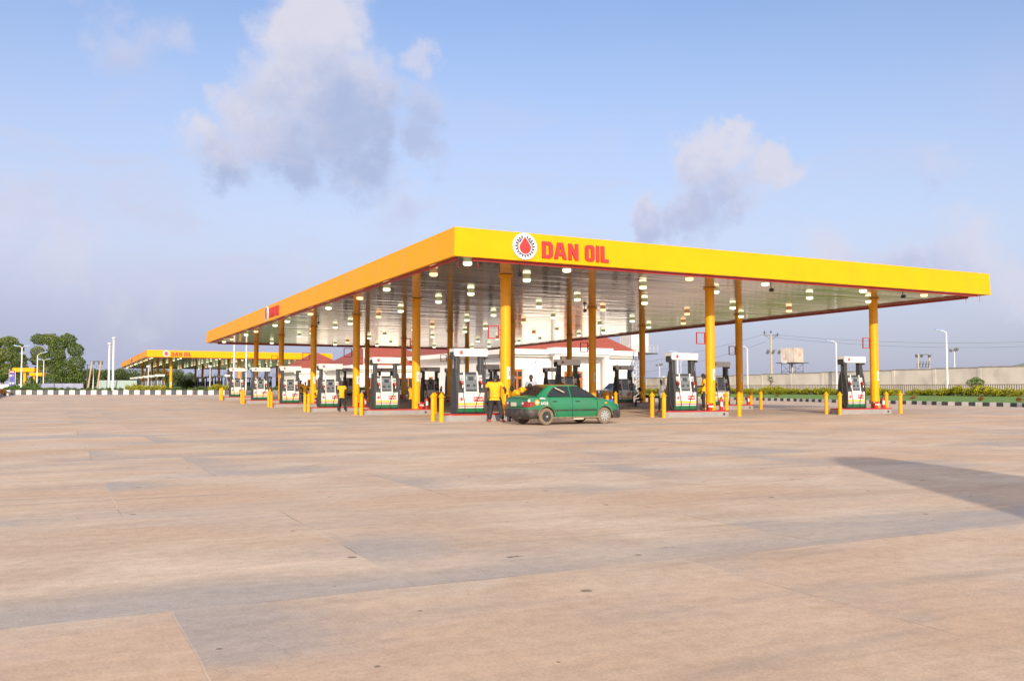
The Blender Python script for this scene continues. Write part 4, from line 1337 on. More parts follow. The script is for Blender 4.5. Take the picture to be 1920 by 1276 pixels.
# ================================================================== people
mat('skin', (0.055, 0.024, 0.014), 0.5, var=0.08, vscale=8)
mat('hair_black', (0.008, 0.007, 0.007), 0.7)
mat('shirt_yellow', (0.70, 0.33, 0.002), 0.8, var=0.05, vscale=5)
mat('shirt_white', (0.30, 0.33, 0.40), 0.8, var=0.05, vscale=5)
mat('shirt_grey', (0.22, 0.22, 0.23), 0.8, var=0.08, vscale=5)
mat('trousers_black', (0.014, 0.014, 0.017), 0.8, var=0.15, vscale=5)
mat('shoe_red', (0.45, 0.05, 0.03), 0.5)
mat('shoe_white', (0.6, 0.6, 0.58), 0.5)
mat('shoe_black', (0.02, 0.02, 0.02), 0.5)
mat('eye_white', (0.6, 0.58, 0.55), 0.3)
mat('lip', (0.13, 0.05, 0.04), 0.5)
def skin_obj(name, verts, edges, mt, parent, root=0, sub=2):
    me = bpy.data.meshes.new(name)
    me.from_pydata([v[0] for v in verts], edges, [])
    me.materials.append(MATS[mt])
    o = bpy.data.objects.new(name, me)
    col.objects.link(o); o.parent = parent
    if not me.skin_vertices: me.attributes  # layer comes with the modifier
    md = o.modifiers.new('skin', 'SKIN')
    md.use_smooth_shade = True
    sv = me.skin_vertices[0].data if me.skin_vertices else None
    for i, v in enumerate(verts):
        r = v[1] if isinstance(v[1], tuple) else (v[1], v[1])
        sv[i].radius = r
        sv[i].use_root = (i == root)
    ss = o.modifiers.new('smooth', 'SUBSURF'); ss.levels = sub; ss.render_levels = sub
    bpy.context.view_layer.update()
    me2 = bpy.data.meshes.new_from_object(o.evaluated_get(bpy.context.evaluated_depsgraph_get()))
    o.modifiers.clear()
    me2.materials.clear(); me2.materials.append(MATS[mt])
    for p in me2.polygons: p.use_smooth = True
    o.data = me2; me2.name = name
    return o
BASE = dict(pelvis=(0, 0, .93), waist=(0, .0, 1.08), chest=(0, .01, 1.29), neck=(0, .02, 1.46), jaw=(0, -.005, 1.535), head=(0, .0, 1.62), crown=(0, .01, 1.69),
            shL=(.175, .02, 1.41), elL=(.235, .05, 1.13), wrL=(.25, -.04, .89), shR=(-.175, .02, 1.41), elR=(-.235, .05, 1.13), wrR=(-.25, -.04, .89),
            hipL=(.09, 0, .90), knL=(.105, -.015, .50), anL=(.115, .03, .09), hipR=(-.09, 0, .90), knR=(-.105, -.015, .50), anR=(-.115, .03, .09), toeL=(.13, -.15, .03), toeR=(-.13, -.15, .03))
def person(label, loc, rz, pose=None, shirt='shirt_yellow', trousers='trousers_black', shoes='shoe_black', hair='short', h=1.72, long_sleeve=False, wide=1.0, group='people at the filling station'):
    J = {k: Vector(v) for k, v in BASE.items()}
    for k, v in (pose or {}).items(): J[k] = Vector(v)
    root = thing('person', label, 'person', loc, rz)
    k_ = h / 1.72
    root.scale = (k_ * wide, k_ * wide, k_)
    V_, E_ = [], []
    def a(p, r, prev=None):
        V_.append((tuple(p), r)); i = len(V_) - 1
        if prev is not None: E_.append((prev, i))
        return i
    pel = a(J['pelvis'], (.12, .09))
    wa = a(J['waist'], (.115, .085), pel)
    ch = a(J['chest'], (.13, .095), wa)
    ne_ = a(J['neck'], .052, ch)
    ja = a(J['jaw'], (.058, .068), ne_)
    hd = a(J['head'], (.072, .088), ja)
    a(J['crown'], (.055, .066), hd)
    up = (J['head'] - J['jaw']).normalized()
    fw = J.get('face')
    if fw is None: fw = Vector((0, -1, 0))
    fw = (fw - up * fw.dot(up)).normalized()
    side = up.cross(fw).normalized() * -1
    for s, n in ((1, 'L'), (-1, 'R')):
        sh = a(J['sh' + n], .055, ch); el = a(J['el' + n], .042, sh); wr = a(J['wr' + n], .028, el)
        d = (J['wr' + n] - J['el' + n]).normalized()
        e = J.get('palm' + n) or Vector((0, -1, 0))
        e = (e - d * e.dot(d)).normalized()          # towards the thumb
        c_ = d.cross(e).normalized() * (-s)           # palm side
        pa = a(J['wr' + n] + d * .055, (.032, .020), wr)
        for t, ln in ((.028, .070), (.010, .080), (-.010, .074), (-.028, .058)):
            b = J['wr' + n] + d * .095 + e * t
            q = a(b, .0085, pa); q = a(b + d * ln * .45 + c_ * .008, .008, q); a(b + d * ln * .80 + c_ * .032, .0065, q)
        q = a(J['wr' + n] + d * .045 + e * .034, .010, pa); a(J['wr' + n] + d * .085 + e * .052 + c_ * .012, .008, q)
        hp = a(J['hip' + n], .088, pel); kn = a(J['kn' + n], .056, hp); an = a(J['an' + n], .036, kn); a(J['toe' + n], .028, an)
    body = skin_obj('body', V_, E_, 'skin', root, pel)
    # face: nose, eyes, mouth, ears
    hc = J['head']
    mb = MB()
    B = Matrix((side, fw, up)).transposed().to_4x4()
    def fp(x, y, z): return hc + side * x + fw * y + up * z
    mb.add([fp(0, .083, .012), fp(.017, .082, -.032), fp(-.017, .082, -.032), fp(0, .108, -.026), fp(0, .08, -.04)], [(0, 3, 1), (0, 2, 3), (1, 3, 4), (2, 4, 3)], 'skin', True)
    for s in (-1, 1):
        mb.lathe([(0, -.012), (.010, -.006), (.012, 0), (.010, .006), (0, .012)], 'eye_white', 8, T=Matrix.Translation(fp(s * .030, .074, .008)))
        mb.lathe([(0, -.006), (.006, 0), (0, .006)], 'hair_black', 6, T=Matrix.Translation(fp(s * .030, .085, .008)))
        mb.lathe([(0, -.03), (.012, -.02), (.018, .01), (0, .03)], 'skin', 8, T=Matrix.Translation(fp(s * .074, -.005, -.012)))
    mb.lathe([(0, -.026), (.009, 0), (0, .026)], 'lip', 8, T=Matrix.Translation(fp(0, .074, -.062)) @ B @ Matrix.Rotation(math.pi / 2, 4, 'Y'))
    mb.build('face', root)
    # hair cap
    mb = MB()
    vs, fs = [], []
    nu, nv = 16, 8
    for i in range(nv + 1):
        t = i / nv * R(106 if hair != 'long' else 122)
        for k in range(nu):
            a_ = 2 * math.pi * k / nu
            back = -math.sin(a_)                     # +1 at the back
            tt = t * (1.0 + .16 * back)
            rr = .079 * math.sin(tt), .097 * math.sin(tt)
            jig = 1 + .03 * math.sin(k * 5.1 + i * 3.3)
            vs.append(fp(rr[0] * math.cos(a_) * jig, rr[1] * math.sin(a_) * jig - .008, .018 + .092 * math.cos(tt) * jig))
    for i in range(nv):
        for k in range(nu): fs.append((i * nu + k, i * nu + (k + 1) % nu, (i + 1) * nu + (k + 1) % nu, (i + 1) * nu + k))
    mb.add(vs, fs, 'hair_black', True)
    if hair == 'bun':
        mb.lathe([(0, -.05), (.04, -.03), (.05, 0), (.04, .03), (0, .05)], 'hair_black', 12, T=Matrix.Translation(fp(0, -.05, .115)))
    if hair == 'long':
        mb.lathe([(0, -.11), (.05, -.09), (.065, 0), (.05, .08), (0, .1)], 'hair_black', 12, T=Matrix.Translation(fp(0, -.065, -.04)))
    mb.build('hair', root)
    # shirt
    V_, E_ = [], []
    def lerp(p, q, t): return J[p].lerp(J[q], t)
    hem = a(J['pelvis'] + (J['pelvis'] - J['waist']) * .18, (.158, .122))
    p0 = a(J['pelvis'], (.158, .122), hem)
    p1 = a(J['waist'], (.150, .115), p0); p2 = a(J['chest'], (.162, .120), p1); p3 = a(lerp('chest', 'neck', .72), (.095, .078), p2); a(lerp('chest', 'neck', .90), (.064, .064), p3)
    for n in 'LR':
        s0 = a(J['sh' + n], .074, p2); s1 = a(lerp('sh' + n, 'el' + n, .62), .074, s0)
        if long_sleeve:
            s1 = a(J['el' + n], .056, s1); a(lerp('el' + n, 'wr' + n, .9), .042, s1)
    skin_obj('shirt', V_, E_, shirt, root, 1)
    V_, E_ = [], []
    p0 = a(J['pelvis'], (.135, .108))
    a(J['pelvis'].lerp(J['waist'], .35), (.13, .102), p0)
    for n in 'LR':
        q = a(J['hip' + n], (.108, .108), p0); q = a(lerp('hip' + n, 'kn' + n, .5), .092, q); q = a(J['kn' + n], .076, q); q = a(lerp('kn' + n, 'an' + n, .55), .070, q); a(lerp('kn' + n, 'an' + n, .95), .064, q)
    skin_obj('trousers', V_, E_, trousers, root, 0)
    for n in 'LR':
        V_, E_ = [], []
        d = (J['toe' + n] - J['an' + n])
        q = a(J['an' + n] - Vector((d.x, d.y, 0)).normalized() * .04 + Vector((0, 0, -.035)), .047)
        q = a(J['an' + n].lerp(J['toe' + n], .55) + Vector((0, 0, -.012)), (.045, .04), q); a(J['toe' + n], (.04, .028), q)
        skin_obj('shoe', V_, E_, shoes, root, 0)
    return root
PI = math.pi
def gp(px, py_feet=None, D=None, zoff=0):
    p = at(px, 726, D); return Vector((p.x, p.y, gz(p.x, p.y) + zoff))
# sunlit man seen from behind, between the pump and the taxi
person('man in yellow shirt, black trousers and red shoes, seen from behind beside the taxi', gp(928, D=34.0), PI - .12,
       dict(anL=(.15, .05, .09), knL=(.12, .0, .5), toeL=(.18, -.13, .03), anR=(-.23, .10, .09), knR=(-.16, .02, .5), toeR=(-.26, -.08, .03),
            elR=(-.30, -.01, 1.16), wrR=(-.27, -.16, 1.10), elL=(.26, .02, 1.13), wrL=(.27, .0, .88), head=(-.035, -.02, 1.62), crown=(-.04, -.01, 1.69), jaw=(-.02, -.02, 1.535), face=(-.75, -.7, 0)),
       shoes='shoe_red', hair='short', h=1.74, wide=1.30)
BENT = dict(pelvis=(0, .14, .90), waist=(0, .04, 1.02), chest=(0, -.14, 1.13), neck=(0, -.28, 1.22), jaw=(0, -.37, 1.21), head=(0, -.42, 1.25), crown=(0, -.44, 1.31), face=(0, -.75, -.66),
            shL=(.17, -.20, 1.17), elL=(.22, -.24, .92), wrL=(.13, -.42, .80), shR=(-.17, -.20, 1.17), elR=(-.22, -.24, .92), wrR=(-.12, -.44, .82),
            hipL=(.09, .14, .88), hipR=(-.09, .14, .88), knL=(.10, .08, .49), knR=(-.10, .08, .49), anL=(.11, .14, .09), anR=(-.14, .12, .09), toeL=(.12, -.03, .03), toeR=(-.16, -.05, .03))
person('woman in a yellow shirt bending over behind the boot of the green taxi', gp(962.5, D=34.15), -.15, BENT, hair='bun', h=1.66)
person('person in a yellow shirt leaning down behind the bending woman at the taxi', gp(976, D=34.95), .9, BENT, hair='short', h=1.80)
person('man in a white shirt looking down behind the green taxi', gp(996, D=36.9), -.25,
       dict(head=(0, -.045, 1.60), crown=(0, -.045, 1.68), jaw=(0, -.04, 1.52), face=(0, -.9, -.42), elL=(.24, .0, 1.13), wrL=(.10, -.22, 1.08), elR=(-.24, .0, 1.13), wrR=(-.10, -.22, 1.06), palmL=(0, 0, 1), palmR=(0, 0, 1)),
       shirt='shirt_white', h=1.80)
person('man in yellow shirt, black trousers and white shoes before a left island', gp(641, D=52.2), .15,
       dict(anL=(.19, .03, .09), knL=(.15, -.01, .5), toeL=(.22, -.12, .03), anR=(-.19, .03, .09), knR=(-.15, -.01, .5), toeR=(-.22, -.12, .03), wrL=(.23, .08, .90), wrR=(-.23, .08, .90)),
       shoes='shoe_white', h=1.76)
person('taller of two people in yellow shirts beside the far left pumps, arms folded', gp(564, D=72), .2,
       dict(elL=(.25, -.02, 1.14), wrL=(.02, -.20, 1.16), elR=(-.25, -.02, 1.14), wrR=(-.02, -.22, 1.12), palmL=(0, 0, 1), palmR=(0, 0, 1)), h=1.78)
person('shorter of two people in yellow shirts beside the far left pumps', gp(572.5, D=71), -.2, None, h=1.66)
SIT = dict(pelvis=(0, .05, .50), waist=(0, .03, .66), chest=(0, -.05, .86), neck=(0, -.09, 1.02), jaw=(0, -.13, 1.09), head=(0, -.14, 1.17), crown=(0, -.13, 1.24),
           shL=(.17, -.05, .97), elL=(.23, -.14, .74), wrL=(.12, -.34, .66), shR=(-.17, -.05, .97), elR=(-.23, -.14, .74), wrR=(-.12, -.34, .68),
           hipL=(.09, .04, .48), hipR=(-.09, .04, .48), knL=(.12, -.37, .47), knR=(-.12, -.37, .47), anL=(.12, -.36, .09), anR=(-.12, -.40, .09), toeL=(.13, -.52, .03), toeR=(-.13, -.56, .03))
person('woman in a yellow top sitting by the third row pump, left line', gp(596.5, D=54.0, zoff=.27), .4, SIT, shirt='shirt_yellow', trousers='trousers_black', hair='long', h=1.66)
person('person in a yellow shirt half hidden behind the second yellow column of the left edge', gp(772, D=49.5), -.5, None, h=1.58)
person('woman in a grey and white top standing left of the front middle pump', gp(1240, D=46.8), .35,
       dict(elR=(-.23, -.02, 1.14), elL=(.26, -.02, 1.14), wrL=(.16, -.20, 1.0), wrR=(-.2, -.12, .9), palmL=(0, 0, 1), face=(.2, -1, 0)), shirt='shirt_grey', hair='bun', h=1.64, long_sleeve=False)
person('woman in a yellow shirt reaching forward between the front middle pump and its column', (8.42, 40.36, gz(8.4, 40.4) + .27), -PI / 2 - .1,
       dict(elR=(-.24, .02, 1.15), wrR=(-.14, -.24, 1.12), elL=(.24, .0, 1.15), wrL=(.12, -.28, 1.10), palmL=(0, 0, 1), palmR=(0, 0, 1), head=(0, -.02, 1.62)), hair='long', h=1.60)
person('man in dark yellow clothes sitting on the island by the third row right column', gp(1203, D=61.4, zoff=-.02), -PI / 2 - .2, SIT, hair='long', h=1.72)
person('person in a yellow shirt sitting behind the two front left bollards', gp(826, D=65.6), .2, SIT, h=1.66)

# loose things by the islands
mb = MB(); mb.lathe([(.0, 0), (.15, 0), (.16, .04), (.16, .30), (.15, .33), (.16, .36), (.16, .60), (.10, .67), (0, .67)], 'plastic_blue', 18)
o = mb.build('water_drum', None, gp(1145, D=46.5)); tag(o, 'blue plastic drum standing by the bollards beyond the taxi bonnet', 'drum')
mb = MB(); mb.box((0, 0, .25), (.26, .20, .46), 'white_paint', bev=.03); mb.lathe([(.03, .47), (.03, .54)], 'plastic_blue', 8, c=(.06, 0, 0)); mb.tube([(-.09, 0, .47), (-.07, 0, .54), (.0, 0, .54), (.02, 0, .47)], .013, 'white_paint', 5)
o = mb.build('jerry_can', None, S(AU * 2 - .95, BV - .1, gzu(AU * 2, BV) + .27), TH); tag(o, 'white jerry can beside the red bucket on the second row right island', 'jerry can')

# ================================================================== the white buildings
def hip(mb, x0, x1, y0, y1, z, pk, mt, thick=.06):
    w_ = min(x1 - x0, y1 - y0) / 2
    if x1 - x0 <= y1 - y0: a, b = ((x0 + x1) / 2, y0 + w_), ((x0 + x1) / 2, y1 - w_)
    else: a, b = (x0 + w_, (y0 + y1) / 2), (x1 - w_, (y0 + y1) / 2)
    vs = [(x0, y0, z), (x1, y0, z), (x1, y1, z), (x0, y1, z), (a[0], a[1], pk), (b[0], b[1], pk)]
    if x1 - x0 <= y1 - y0: fs = [(0, 1, 4), (1, 2, 5, 4), (2, 3, 5), (3, 0, 4, 5), (3, 2, 1, 0)]
    else: fs = [(0, 1, 5, 4), (1, 2, 5), (2, 3, 4, 5), (3, 0, 4), (3, 2, 1, 0)]
    mb.add(vs, fs, mt)
def door_pair(parent, x, y, wd, ht, rz=0, z0=0.0):
    d = None
    mb = MB()
    mb.box((0, -.03, ht / 2), (wd, .08, ht), 'door_wood')
    d = mb.build('door', parent, (x, y, z0), rz)
    mb = MB()
    for s in (-1, 1):
        mb.box((s * wd * .23, -.075, ht * .42), (wd * .26, .02, ht * .50), 'glass_dark')
        mb.box((s * wd * .23, -.075, ht * .84), (wd * .34, .02, ht * .16), 'glass_dark')
    mb.build('pane', d)
    mb = MB(); mb.cyl((-.06, -.10, ht * .36), (-.06, -.10, ht * .46), .02, .02, 'steel', 6); mb.build('handle', d)
    return d
def window_f(parent, x, y, z, wd, ht, rz=0):
    mb = MB()
    mb.box((0, -.02, 0), (wd, .06, ht), 'door_wood')
    d = mb.build('window', parent, (x, y, z), rz)
    mb = MB()
    for s in (-1, 0, 1): mb.box((s * wd * .31, -.056, 0), (wd * .24, .02, ht * .82), 'glass_dark')
    mb.build('pane', d)
    return d
def block(name, label, P, W_, L_, eave, peak, over, base_z=0.0):
    root = thing(name, label, 'building', P, TH)
    mb = MB(); mb.box((W_ / 2, L_ / 2, (eave - .30) / 2), (W_ - 2 * over, L_ - 2 * over, eave - .30), 'white_plaster'); mb.build('wall', root)
    mb = MB(); mb.box((W_ / 2, L_ / 2, eave - .02), (W_, L_, .56), 'white_plaster'); mb.box((W_ / 2, L_ / 2, eave - .42), (W_ - over * .9, L_ - over * .9, .24), 'white_plaster'); mb.build('eave', root)
    mb = MB(); hip(mb, .1, W_ - .1, .1, L_ - .1, eave + .265, peak, 'roof_red'); mb.build('roof', root)
    return root
BR = block('shop_building', 'white building with red roof and raised porch behind the right half of the canopy', (-.87, 100, 0), 17.5, 31, 5.25, 11.4, .95)
mb = MB()
mb.box((9.35, -.10, 5.35), (7.7, 2.6, .70), 'white_plaster'); mb.box((9.35, -.05, 4.88), (7.1, 2.2, .24), 'white_plaster')
mb.build('porch_roof', BR)
for x in (6.1, 12.6):
    mb = MB(); mb.box((x, -.75, 2.38), (.55, .55, 4.76), 'white_plaster'); mb.build('porch_pillar', BR)
mb = MB(); mb.prism([(16.4, 4.7), (17.3, 4.7), (17.2, 4.2), (16.9, 3.6), (16.55, 2.9), (16.4, 2.2)], .96, 1.3, 'white_plaster', 'Y'); mb.build('corner_bracket', BR)
door_pair(BR, 2.05, .94, 1.35, 3.3)
door_pair(BR, 9.3, .94, 2.4, 3.1)
for y in (15.5, 17.6): door_pair(BR, .94, y, 1.0, 3.2, -PI / 2)
window_f(BR, .94, 8.5, 1.9, 2.0, 1.5, -PI / 2); window_f(BR, .94, 24, 1.9, 1.4, 1.5, -PI / 2)
for x, z in ((15.2, 3.9), (4.4, 4.1)):
    mb = MB(); mb.box((x, .93, z), (.10, .2, .14), 'dark_metal'); mb.build('wall_lamp', BR)
mb = MB(); mb.box((.94 - .25, 5.5, 3.2), (.5, .9, .65), 'lens'); mb.build('air_conditioner', BR)
pM = at(658, 726, 122)
BM = block('store_building', 'white building with a broad red roof behind the left part of the canopy', (pM.x, pM.y, 0), 13.2, 16, 4.0, 8.3, .8)
window_f(BM, 8.0, .79, 1.9, 2.2, 1.4); window_f(BM, 3.2, .79, 1.9, 1.6, 1.4); door_pair(BM, 10.9, .79, 1.2, 2.6)
pL = at(549, 726, 133)
BL = block('store_building', 'small white building with a pointed red roof, right of the far canopy', (pL.x, pL.y, .05), 9.0, 9.5, 3.75, 6.6, .6)
window_f(BL, 3.0, .59, 1.8, 1.5, 1.2); door_pair(BL, 6.2, .59, 1.0, 2.4)

# ================================================================== towers, tanks, sheds on the right
def lattice(mb, w0, w1, z0, z1, n, r=.035, mt='steel', feet=None):
    lv = []
    for k in range(n + 1):
        t = k / n
        w_ = w0 + (w1 - w0) * t
        lv.append([Vector((sx * w_ / 2, sy * w_ / 2, z0 + (z1 - z0) * t)) for sx, sy in ((-1, -1), (1, -1), (1, 1), (-1, 1))])
    for k in range(n):
        for i in range(4):
            mb.cyl(lv[k][i], lv[k + 1][i], r, r, mt, 6)
            mb.cyl(lv[k][i], lv[k + 1][(i + 1) % 4], r * .6, r * .6, mt, 5)
            mb.cyl(lv[k + 1][i], lv[k + 1][(i + 1) % 4], r * .6, r * .6, mt, 5)
def panel_tank(mb, w_, d_, z0, z1, mt, nx, nz):
    mb.box((0, 0, (z0 + z1) / 2), (w_, d_, z1 - z0), mt)
    for k in range(nx + 1):
        x = -w_ / 2 + w_ * k / nx
        for s in (-1, 1): mb.box((x, s * (d_ / 2 + .02), (z0 + z1) / 2), (.06, .05, z1 - z0), mt)
    for k in range(1, nz):
        z = z0 + (z1 - z0) * k / nz
        for s in (-1, 1): mb.box((0, s * (d_ / 2 + .015), z), (w_, .035, .06), mt)
    ny = max(2, int(nx * d_ / w_))
    for k in range(ny + 1):
        y = -d_ / 2 + d_ * k / ny
        for s in (-1, 1): mb.box((s * (w_ / 2 + .02), y, (z0 + z1) / 2), (.05, .06, z1 - z0), mt)
p_ = at(1190, 726, 113)
WT = thing('water_tower', 'white panelled water tank on a steel lattice tower right of the shop building', 'water tower', (p_.x, p_.y, 0), TH)
mb = MB(); lattice(mb, 1.5, 1.3, 0, 5.3, 6, .05, 'pole_white'); mb.build('lattice', WT)
mb = MB(); panel_tank(mb, 2.5, 2.3, 5.55, 7.9, 'tank_white', 6, 2); mb.build('tank', WT)
mb = MB()
mb.box((.15, 0, 5.42), (4.3, 3.4, .14), 'dark_metal')
mb.build('platform', WT)
mb = MB()
for k in range(9):
    x = -2.0 + k * .537
    mb.cyl((x, -1.7, 5.5), (x, -1.7, 6.4), .02, .02, 'lens', 5)
for z in (5.95, 6.4): mb.cyl((-2.0, -1.7, z), (2.3, -1.7, z), .02, .02, 'lens', 5); mb.cyl((2.3, -1.7, z), (2.3, 1.7, z), .02, .02, 'lens', 5)
for y in (-.8, .1, 1.0, 1.7): mb.cyl((2.3, y, 5.5), (2.3, y, 6.4), .02, .02, 'lens', 5)
mb.build('railing', WT)
p_ = at(1486, 726, 128)
RT = thing('water_tank', 'rust streaked panel water tank on thin steel legs behind the boundary wall', 'water tank', (p_.x, p_.y, 0), .75)
mb = MB(); panel_tank(mb, 2.35, 2.0, 4.75, 6.75, 'tank_rust', 6, 2); mb.build('tank', RT)
mb = MB(); mb.box((0, 0, 4.68), (3.6, 3.0, .10), 'dark_metal'); mb.box((-2.1, 0, 4.8), (.5, .5, .35), 'lens'); mb.build('platform', RT)
mb = MB(); lattice(mb, 2.2, 2.1, 0, 4.6, 4, .035, 'dark_metal'); mb.cyl((-.1, 0, 0), (-.1, 0, 4.6), .16, .16, 'tank_rust', 8); mb.build('legs', RT)
p_ = at(1240, 726, 138)
SH = thing('site_hut', 'small white hut with a pitched roof beyond the lawn, right of the water tower', 'hut', (p_.x, p_.y, 0), .2)
mb = MB(); mb.prism([(-.9, 0), (.9, 0), (.9, 2.35), (0, 2.85), (-.9, 2.35)], -1.2, 1.2, 'white_plaster', 'Y'); mb.build('wall', SH)
mb = MB()
for s in (-1, 1): mb.box((s * .5, 0, 2.66), (1.15, 2.7, .06), 'tank_white', ry=s * math.atan(.555))
mb.build('roof', SH)
p_ = at(1214, 726, 134)
SC = thing('storage_container', 'grey ribbed storage container left of the white hut', 'container', (p_.x, p_.y, 0), .15)
mb = MB(); mb.box((0, 0, 1.30), (2.3, 2.3, 2.6), 'container'); mb.build('body', SC)
mb = MB()
for k in range(7): mb.box((-1.05 + k * .35, -1.19, 1.3), (.13, .07, 2.4), 'dark_metal')
mb.build('ribs', SC)

# boundary wall with posts, coping and railing
W0 = flat(at(1920, 688, 75), 0)
WL = [W0 + VX * t for t in (-14, 0, 34, 62)]
WALL = thing('boundary_wall', 'long weathered concrete boundary wall behind the lawn on the right', 'wall')
mb, mc, mp_ = MB(), MB(), MB()
wp = resample([flat(p, 0) for p in WL], 4.5)
for a, b in zip(wp, wp[1:]):
    d = b - a; L_ = d.length; rz = math.atan2(d.y, d.x); c_ = (a + b) / 2
    zt_ = 3.0 - .0103 * ((c_ - W0).dot(VX))
    mb.box((c_.x, c_.y, zt_ - 1.5), (L_, .18, 3.0), 'wall_concrete', rz=rz)
    mc.box((c_.x, c_.y, zt_ + .04), (L_ + .03, .26, .08), 'wall_cap', rz=rz)
    mp_.box((a.x, a.y, zt_ - 1.48), (.34, .24, 3.0), 'wall_concrete', rz=rz)
mb.build('wall_panel', WALL); mc.build('coping', WALL); mp_.build('posts', WALL)
RAIL = thing('railing', 'brown steel bar railing along the back of the lawn on the right', 'railing')
mb, mt_ = MB(), MB()
fp_ = resample([flat(p, 0) for p in FEN], .20)
for a in fp_: mb.box((a.x, a.y, 1.02), (.05, .05, .98), 'rail_brown')
for i in range(0, len(fp_) - 1, 12):
    a, b = fp_[i], fp_[min(i + 12, len(fp_) - 1)]
    d = b - a; c_ = (a + b) / 2; rz = math.atan2(d.y, d.x)
    for z in (.66, 1.50): mt_.box((c_.x, c_.y, z), (d.length, .045, .045), 'rail_brown', rz=rz)
mb.build('bars', RAIL); mt_.build('rails', RAIL)

# ================================================================== lamps and poles
def street_lamp(label, px, D, ztop, z0, arms, r=.085, group='street lamps', facing=0.0, cat='street lamp'):
    p = at(px, 726, D)
    root = thing('street_lamp', label, cat, (p.x, p.y, z0), facing, group)
    H_ = ztop - z0
    mb = MB(); mb.lathe([(r * 1.25, -.2), (r * 1.2, .3), (r * .75, H_)], 'pole_white', 12); mb.build('pole', root)
    for dx, dz in arms:
        mb = MB(); mb.tube([(0, 0, H_ - .05), (dx * .45, 0, H_ + dz * .75), (dx, 0, H_ + dz)], .035, 'pole_white', 8); mb.build('arm', root)
        mb = MB()
        s = 1 if dx > 0 else -1
        mb.box((dx + s * .20, 0, H_ + dz + .01), (.50, .20, .06), 'lens', ry=-s * .25, bev=.02)
        mb.box((dx + s * .16, 0, H_ + dz + .065), (.42, .18, .06), 'blue_lamp', ry=-s * .25, bev=.02)
        mb.build('lamp_head', root)
    return root
street_lamp('tall white street lamp with blue head on the lawn, rightmost one', 1776.5, 76, 5.85, .6, [(-.5, .16)])
street_lamp('white street lamp with blue head on the lawn, left of the right front pump', 1569, 92, 5.75, .5, [(-.55, .2)])
street_lamp('white street lamp with short arm by the right rear column', 1402, 99, 5.5, .5, [(-.5, .22)])
street_lamp('white street lamp seen over the front middle pump', 1271, 112, 5.55, .4, [(-.6, .12)])
street_lamp('thin white pole just right of the lamp over the front middle pump', 1277, 126, 4.9, .4, [(.4, .1)], r=.05)
street_lamp('tall white lamp pole on the left with blue heads, in front of the trees', 39.5, 103, 5.75, .5, [(-.5, .18), (.5, .18)])
street_lamp('white lamp pole with one long arm beside the yellow gantries', 69, 116, 5.35, .5, [(.8, .35)], r=.08)
street_lamp('white lamp pole with two short arms beside the yellow gantries', 81, 128, 5.0, .5, [(-.4, .2), (.5, .2)], r=.07)
street_lamp('thin grey white lamp pole with one arm before the dense tree', 84.5, 142, 4.6, .5, [(.6, .25)], r=.06)
street_lamp('white lamp pole between the slanting wooden poles', 174.5, 134, 4.2, .5, [(.3, .1)], r=.07)
def mast(label, px, D, ztop, z0, r):
    p = at(px, 726, D)
    root = thing('light_mast', label, 'mast', (p.x, p.y, z0), 0, 'masts behind the left kerb')
    mb = MB(); mb.lathe([(r, -.2), (r * .8, ztop - z0)], 'pole_white', 12); mb.build('pole', root)
    mb = MB(); mb.lathe([(.05, 0), (.22, .06), (.26, .16), (.16, .30), (0, .33)], 'lens', 14, c=(0, 0, ztop - z0 - .03)); mb.box((-.16, -.05, ztop - z0 + .08), (.14, .12, .12), 'dark_metal'); mb.build('lamp_head', root)
    return root
mast('tall white mast with round lamp head behind the left kerb, the taller of the pair', 211.5, 101.2, 6.55, .5, .13)
mast('tall white mast with round lamp head behind the left kerb, the shorter of the pair', 203.8, 102, 6.0, .5, .13)
mast('white mast rising beside the tip of the near canopy, left one', 438, 99.5, 5.95, .5, .09)
mast('white mast rising beside the tip of the near canopy, right one', 461, 99.8, 5.95, .5, .09)
mast('thin white post behind the kerb, in front of the far canopy left columns', 277.5, 104, 3.5, .5, .06)
mast('thin white post behind the kerb, under the middle of the far canopy', 393.5, 104, 3.5, .5, .06)
mast('white mast between the second and third rows behind the canopy', 682, 104, 5.6, .3, .10)
# utility pole with transformers
p_ = at(1447, 726, 140)
UP = thing('utility_pole', 'concrete utility pole with crossarm and transformers behind the boundary wall', 'utility pole', (p_.x, p_.y, 0), .0)
mb = MB(); mb.lathe([(.24, 0), (.15, 9.5)], 'concrete_pole', 10); mb.build('pole', UP)
mb = MB(); mb.box((0, 0, 9.2), (2.2, .10, .10), 'dark_metal'); mb.cyl((-.9, 0, 9.2), (0, 0, 8.5), .03, .03, 'dark_metal', 5); mb.cyl((.9, 0, 9.2), (0, 0, 8.5), .03, .03, 'dark_metal', 5); mb.box((.1, 0, 7.0), (1.6, .08, .08), 'dark_metal'); mb.build('crossarm', UP)
for x, z in ((-1.0, 9.75), (0, 9.8), (1.0, 9.45)):
    mb = MB(); mb.lathe([(.05, -.45), (.06, -.2), (.14, -.1), (.14, .0), (.07, .12), (0, .14)], 'dark_metal', 8, c=(x, 0, z)); mb.build('insulator', UP)
for x in (-.55, .25, 1.2):
    mb = MB(); mb.lathe([(.0, -.3), (.19, -.28), (.21, .0), (.19, .28), (0, .3)], 'dark_metal', 10, T=Matrix.Translation((x, -.1, 6.65)) @ Matrix.Rotation(.6, 4, 'Y')); mb.build('transformer', UP)
